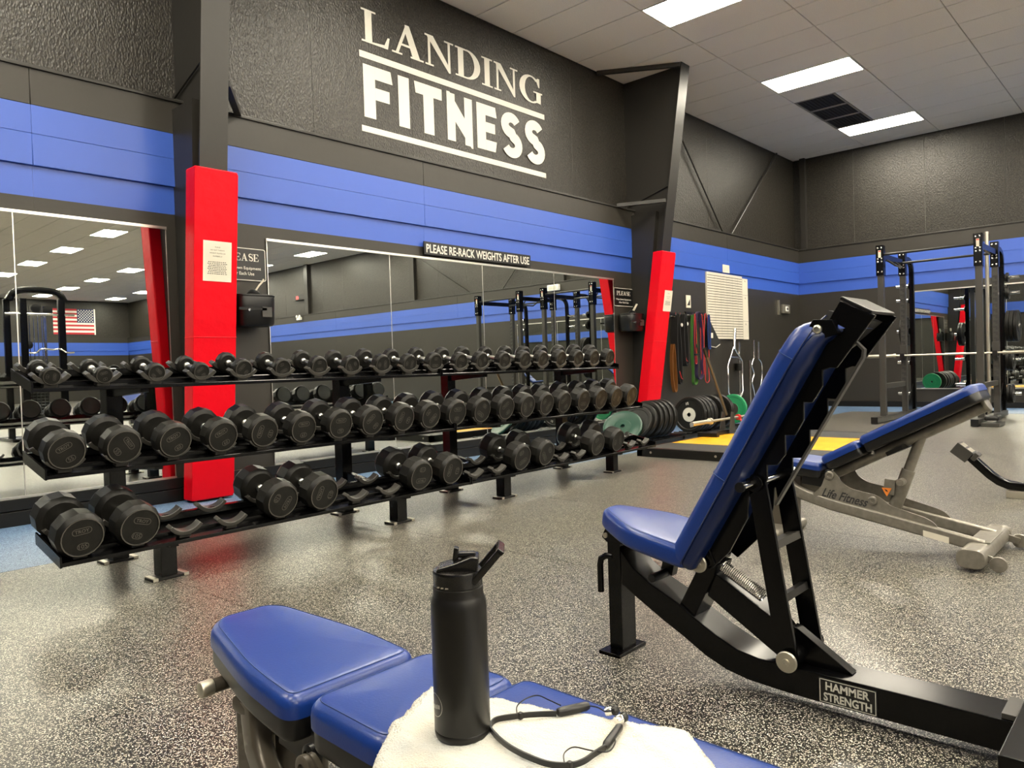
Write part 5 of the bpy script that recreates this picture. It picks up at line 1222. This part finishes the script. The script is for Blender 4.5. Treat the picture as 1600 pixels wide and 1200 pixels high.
# ------------------------------------------------------------------ power racks
def power_rack(y0, lab, name='power_rack'):
    """y0: y of the left-hand posts; the rack is 1.18 wide towards -y"""
    t = thing(name, (11.7, y0-.59, 0), lab, 'rack', 'power racks'); y1 = y0-1.18
    XF, XR, XB = 11.22, 12.28, 12.75; h = .038
    def post(x, y, m, z1): return G().box(x-h, x+h, y-h, y+h, .09, z1).build('upright', m, t, bevel=.006)
    for y in (y0, y1):
        post(XF, y, 'grey_black', 2.46); post(XR, y, 'grey_black', 2.46)
        # rear storage post with a curved head
        G().sweep(catmull([(XR, y, 2.38), (XR+.28, y, 2.38), (XB-.03, y, 2.30), (XB, y, 2.08), (XB, y, 1.6), (XB, y, .09)], 6), round_poly([(-.032, -.032), (.032, -.032), (.032, .032), (-.032, .032)], .006, 2)).build('storage_post', 'gloss_black', t)
        G().box(XF-.42, XB+.1, y-h, y+h, .012, .09).build('base_tube', 'grey_black', t, bevel=.006)
        G().box(XF-.425, XF-.415, y-h-.006, y+h+.006, .008, .096).build('base_cap', 'black_plastic', t)
        G().prism([(XB-.02, .09), (XB-.02, .50), (XB-.38, .09)], 'y', y-.006, y+.006).build('gusset', 'gloss_black', t)
        G().box(XF, XR, y-.03, y+.03, 2.28, 2.36).build('top_side_beam', 'gloss_black', t, bevel=.005)
        for x in (XF, XR):
            for s_ in (-1, 1): G().box(x-.062, x+.062, y+s_*(h+.004)-.004, y+s_*(h+.004)+.004, 2.05 if x == XF else 2.12, 2.47).build('corner_plate', 'gloss_black', t, bevel=.002)
            G().box(x-h-.008, x-h, y-.05, y+.05, 2.05 if x == XF else 2.12, 2.47).build('front_plate', 'gloss_black', t)
            for z in (2.10 if x == XF else 2.15, 2.24, 2.28, 2.43):
                for d in (-.025, .025): G().lathe([(.012, 0), (.012, .006), (.006, .010)], (x-h-.008, y+d, z), (-1, 0, 0), 10).build('bolt', 'chrome', t)
        G().box(XF-h-.0095, XF-h-.008, y-.018, y+.018, 2.30, 2.40).build('sticker', 'paper', t); G().box(XF-h-.0105, XF-h-.0095, y-.015, y+.015, 2.38, 2.396).build('sticker_band', 'sticker_red', t)
        # slotted keyhole strip on the rear posts
        st = G().box(XR-h-.006, XR-h, y-.032, y+.032, .35, 2.05).build('slot_strip', 'grey_black', t)
        for k in range(20):
            z = .48+k*.078
            if 1.0 < z < 1.1: continue
            g = G(); g.box(XR-h-.0085, XR-h-.006, y-.028, y+.024, z+.012, z+.038); g.box(XR-h-.0085, XR-h-.006, y-.028, y-.002, z-.014, z+.012); g.build('slot', 'ink', t)
        # pegs and j-hook and spotter arm
        sd = 1 if y == y0 else -1
        for z in (2.00, 1.78, 1.30, .82, .33): G().cyl((XB, y+sd*.03, z), (XB, y+sd*.22, z), .024, 12).build('storage_peg', 'chrome', t); G().lathe([(.05, 0), (.05, .012)], (XB, y+sd*.033, z), (0, sd, 0), 14).build('peg_flange', 'gloss_black', t)
        G().box(XR-.12, XR-.03, y-.03, y+.03, .86, .905).build('j_hook', 'black_plastic', t, bevel=.004); G().box(XR-.125, XR-.108, y-.03, y+.03, .86, .955).build('j_hook_lip', 'black_plastic', t)
        G().box(XR-.05, XR-.0, y-.045, y+.045, .90, 1.08).build('hook_plate', 'grey_black', t, bevel=.003)
        G().box(XF+.1, XR-.03, y-.022, y+.022, .47, .54).build('spotter_arm', 'grey_black', t, bevel=.004)
    G().cyl((XF, y0, 2.34), (XF, y1, 2.34), .0165, 12).build('pull_up_bar', 'satin_black', t)
    G().cyl((XR-.12, y0, 2.30), (XR-.12, y1, 2.30), .0165, 12).build('pull_up_bar', 'satin_black', t)
    G().tube([(XF+.2, y0-.03, 2.28), (XF+.25, y0-.12, 2.20), (XF+.55, y0-.12, 2.20), (XF+.6, y0-.03, 2.28)], .014, 8).build('grip_handle', 'satin_black', t)
    G().box(XB-.03, XB+.03, y0, y1, .02, .08).build('rear_base', 'gloss_black', t, bevel=.004)
    return t
RY = 3.235
power_rack(RY, 'charcoal power rack with a loaded bar in front of the back mirror')
power_rack(1.42, 'second power rack along the back wall, seen in the long mirror')
bb_ = thing('olympic_bar', (12.2, 2.6, .92), 'bronze barbell racked across the power rack', 'barbell')
G().cyl((12.18, 3.55, .925), (12.18, 1.75, .925), .0145, 12).build('shaft', 'steel', bb_)
for s_ in (-1, 1):
    yc = 2.645+s_*.66; G().lathe([(.02, 0), (.032, .003), (.032, .03), (.02, .033)], (12.18, yc+s_*.02, .925), (0, s_, 0), 16).build('collar', 'steel', bb_); G().cyl((12.18, yc+s_*.05, .925), (12.18, yc+s_*.45, .925), .025, 16).build('sleeve', 'steel', bb_)
sp_t = thing('storage_pipe', (13.1, 2.07, 0), 'pale steel pipe standing up behind the power rack', 'pipe')
G().cyl((12.62, 2.21, 0.0), (12.62, 2.21, 2.66), .026, 14).build('pipe', 'steel', sp_t); G().lathe([(.03, 0), (.03, .03)], (12.62, 2.21, 2.64), (0, 0, 1), 14).build('cap', 'steel', sp_t)
def rplate(x, y, z, r, th, lab): 
    t = plate((x, y, z), r, th, 'rubber', lab, 0, PI/2, 0, grp='plates stored on the power rack', hr=.3); return t
for k in range(2): rplate(12.75, RY+.075+k*.045, 1.30, .225, .04, ('large plate on the rack storage peg, inner', 'large plate on the rack storage peg, outer')[k] + ' one, beside the chart wall')
for k in range(3): rplate(12.75, RY-1.18-.08-k*.05, 1.30, .225, .045, 'large black plate on the right-hand storage peg, %s from the post' % ORDS[k])
rplate(12.75, RY-1.18-.07, 2.00, .07, .03, 'small plate on the topmost right-hand peg'); rplate(12.75, RY-1.18-.07, 1.78, .095, .04, 'small plate on the second right-hand peg')
for k in range(2): rplate(12.75, RY-1.18-.07-k*.045, .82, .16, .04, 'medium plate on the waist-high right-hand peg, %s from the post' % ORDS[k])
for k in range(2): rplate(12.75, RY-1.18-.07-k*.04, .33, .14, .035, 'medium plate on the lowest right-hand peg, %s from the post' % ORDS[k])
# bench-end gadget beside the rack base
sp2 = thing('step_pedal', (11.0, 1.95, 0), 'small dark foot block on the floor by the rack base', 'foot block')
G().box(10.85, 11.25, 1.80, 2.0, .0, .05).build('base', 'grey_black', sp2, bevel=.008); G().box(10.95, 11.2, 1.82, 1.98, .07, .13).build('block', 'black_vinyl', sp2, bevel=.02); G().box(11.0, 11.1, 1.86, 1.94, .05, .07).build('stem', 'chrome', sp2)

# ------------------------------------------------------------------ cable machine seen in the first mirror
cm = thing('cable_machine', (3.8, -2.7, 0), 'tall black cable station behind the camera, seen in the first mirror', 'exercise machine')
for x, y in ((3.40, -2.75), (3.56, -2.45), (4.10, -2.45), (4.20, -2.75)): G().box(x-.045, x+.045, y-.04, y+.04, 0, 2.30).build('upright', 'gloss_black', cm, bevel=.006)
G().sweep(catmull([(3.40, -2.6, 2.28), (3.5, -2.6, 2.42), (3.8, -2.6, 2.46), (4.1, -2.6, 2.42), (4.2, -2.6, 2.28)], 5), round_poly([(-.05, -.05), (.05, -.05), (.05, .05), (-.05, .05)], .01, 2)).build('top_arch', 'gloss_black', cm)
G().cyl((3.3, -2.45, 2.05), (4.3, -2.45, 2.05), .02, 10).build('pull_up_bar', 'chrome', cm)
for k in range(6): G().cyl((3.62+k*.06, -2.62, .1), (3.62+k*.06, -2.62, 2.2), .006, 6).build('cable', 'chrome', cm)
for x in (3.66, 3.92): G().cyl((x, -2.7, .1), (x, -2.7, 2.2), .016, 10).build('guide_rod', 'chrome', cm)
for k in range(14): G().box(3.64, 3.94, -2.76, -2.64, .12+k*.05, .165+k*.05).build('weight_block', 'satin_black', cm, bevel=.003)
for x, z in ((3.75, 2.15), (3.92, 2.12), (3.62, 1.55)): G().lathe([(.02, -.015), (.07, -.012), (.062, 0), (.07, .012), (.02, .015)], (x, -2.5, z), (0, 1, 0), 20).build('pulley', 'black_plastic', cm)
G().tube(catmull([(3.60, -2.4, 1.42), (3.70, -2.4, 1.42), (3.78, -2.4, 1.48), (3.95, -2.4, 1.47), (4.05, -2.4, 1.48), (4.14, -2.4, 1.42), (4.26, -2.4, 1.42)], 5), .014, 8).build('lat_bar', 'chrome', cm)
G().box(3.3, 4.3, -3.1, -2.3, 0, .05).build('base', 'gloss_black', cm, bevel=.01)
cm2 = thing('cable_machine', (2.6, -2.9, 0), 'second black cable station at the edge of the first mirror', 'exercise machine')
for x, y in ((2.30, -2.75), (3.05, -2.75)): G().box(x-.05, x+.05, y-.05, y+.05, 0, 2.3).build('upright', 'gloss_black', cm2, bevel=.006)
G().box(2.25, 3.10, -2.80, -2.70, 2.22, 2.34).build('top_beam', 'gloss_black', cm2, bevel=.006); G().box(2.2, 3.15, -3.1, -2.4, 0, .05).build('base', 'gloss_black', cm2, bevel=.01)
for x in (2.55, 2.80): G().cyl((x, -2.75, .05), (x, -2.75, 2.22), .016, 10).build('guide_rod', 'chrome', cm2)
for k in range(14): G().box(2.50, 2.85, -2.81, -2.69, .08+k*.05, .125+k*.05).build('weight_block', 'satin_black', cm2, bevel=.003)
G().lathe([(.02, -.015), (.10, -.012), (.09, 0), (.10, .012), (.02, .015)], (3.1, -2.65, 2.05), (0, 1, 0), 20).build('pulley', 'black_plastic', cm2)
# further benches out in the hall, reflected low in the mirrors
for x, y, lab in ((6.3, -4.2, 'grey adjustable bench out in the hall, seen in the first mirror beside the cable station'), (8.6, -6.5, 'grey adjustable bench farther out in the hall, seen in the mirror below the flag')):
    lf_bench(x, y, R(35), (.398, R(6)), lab)
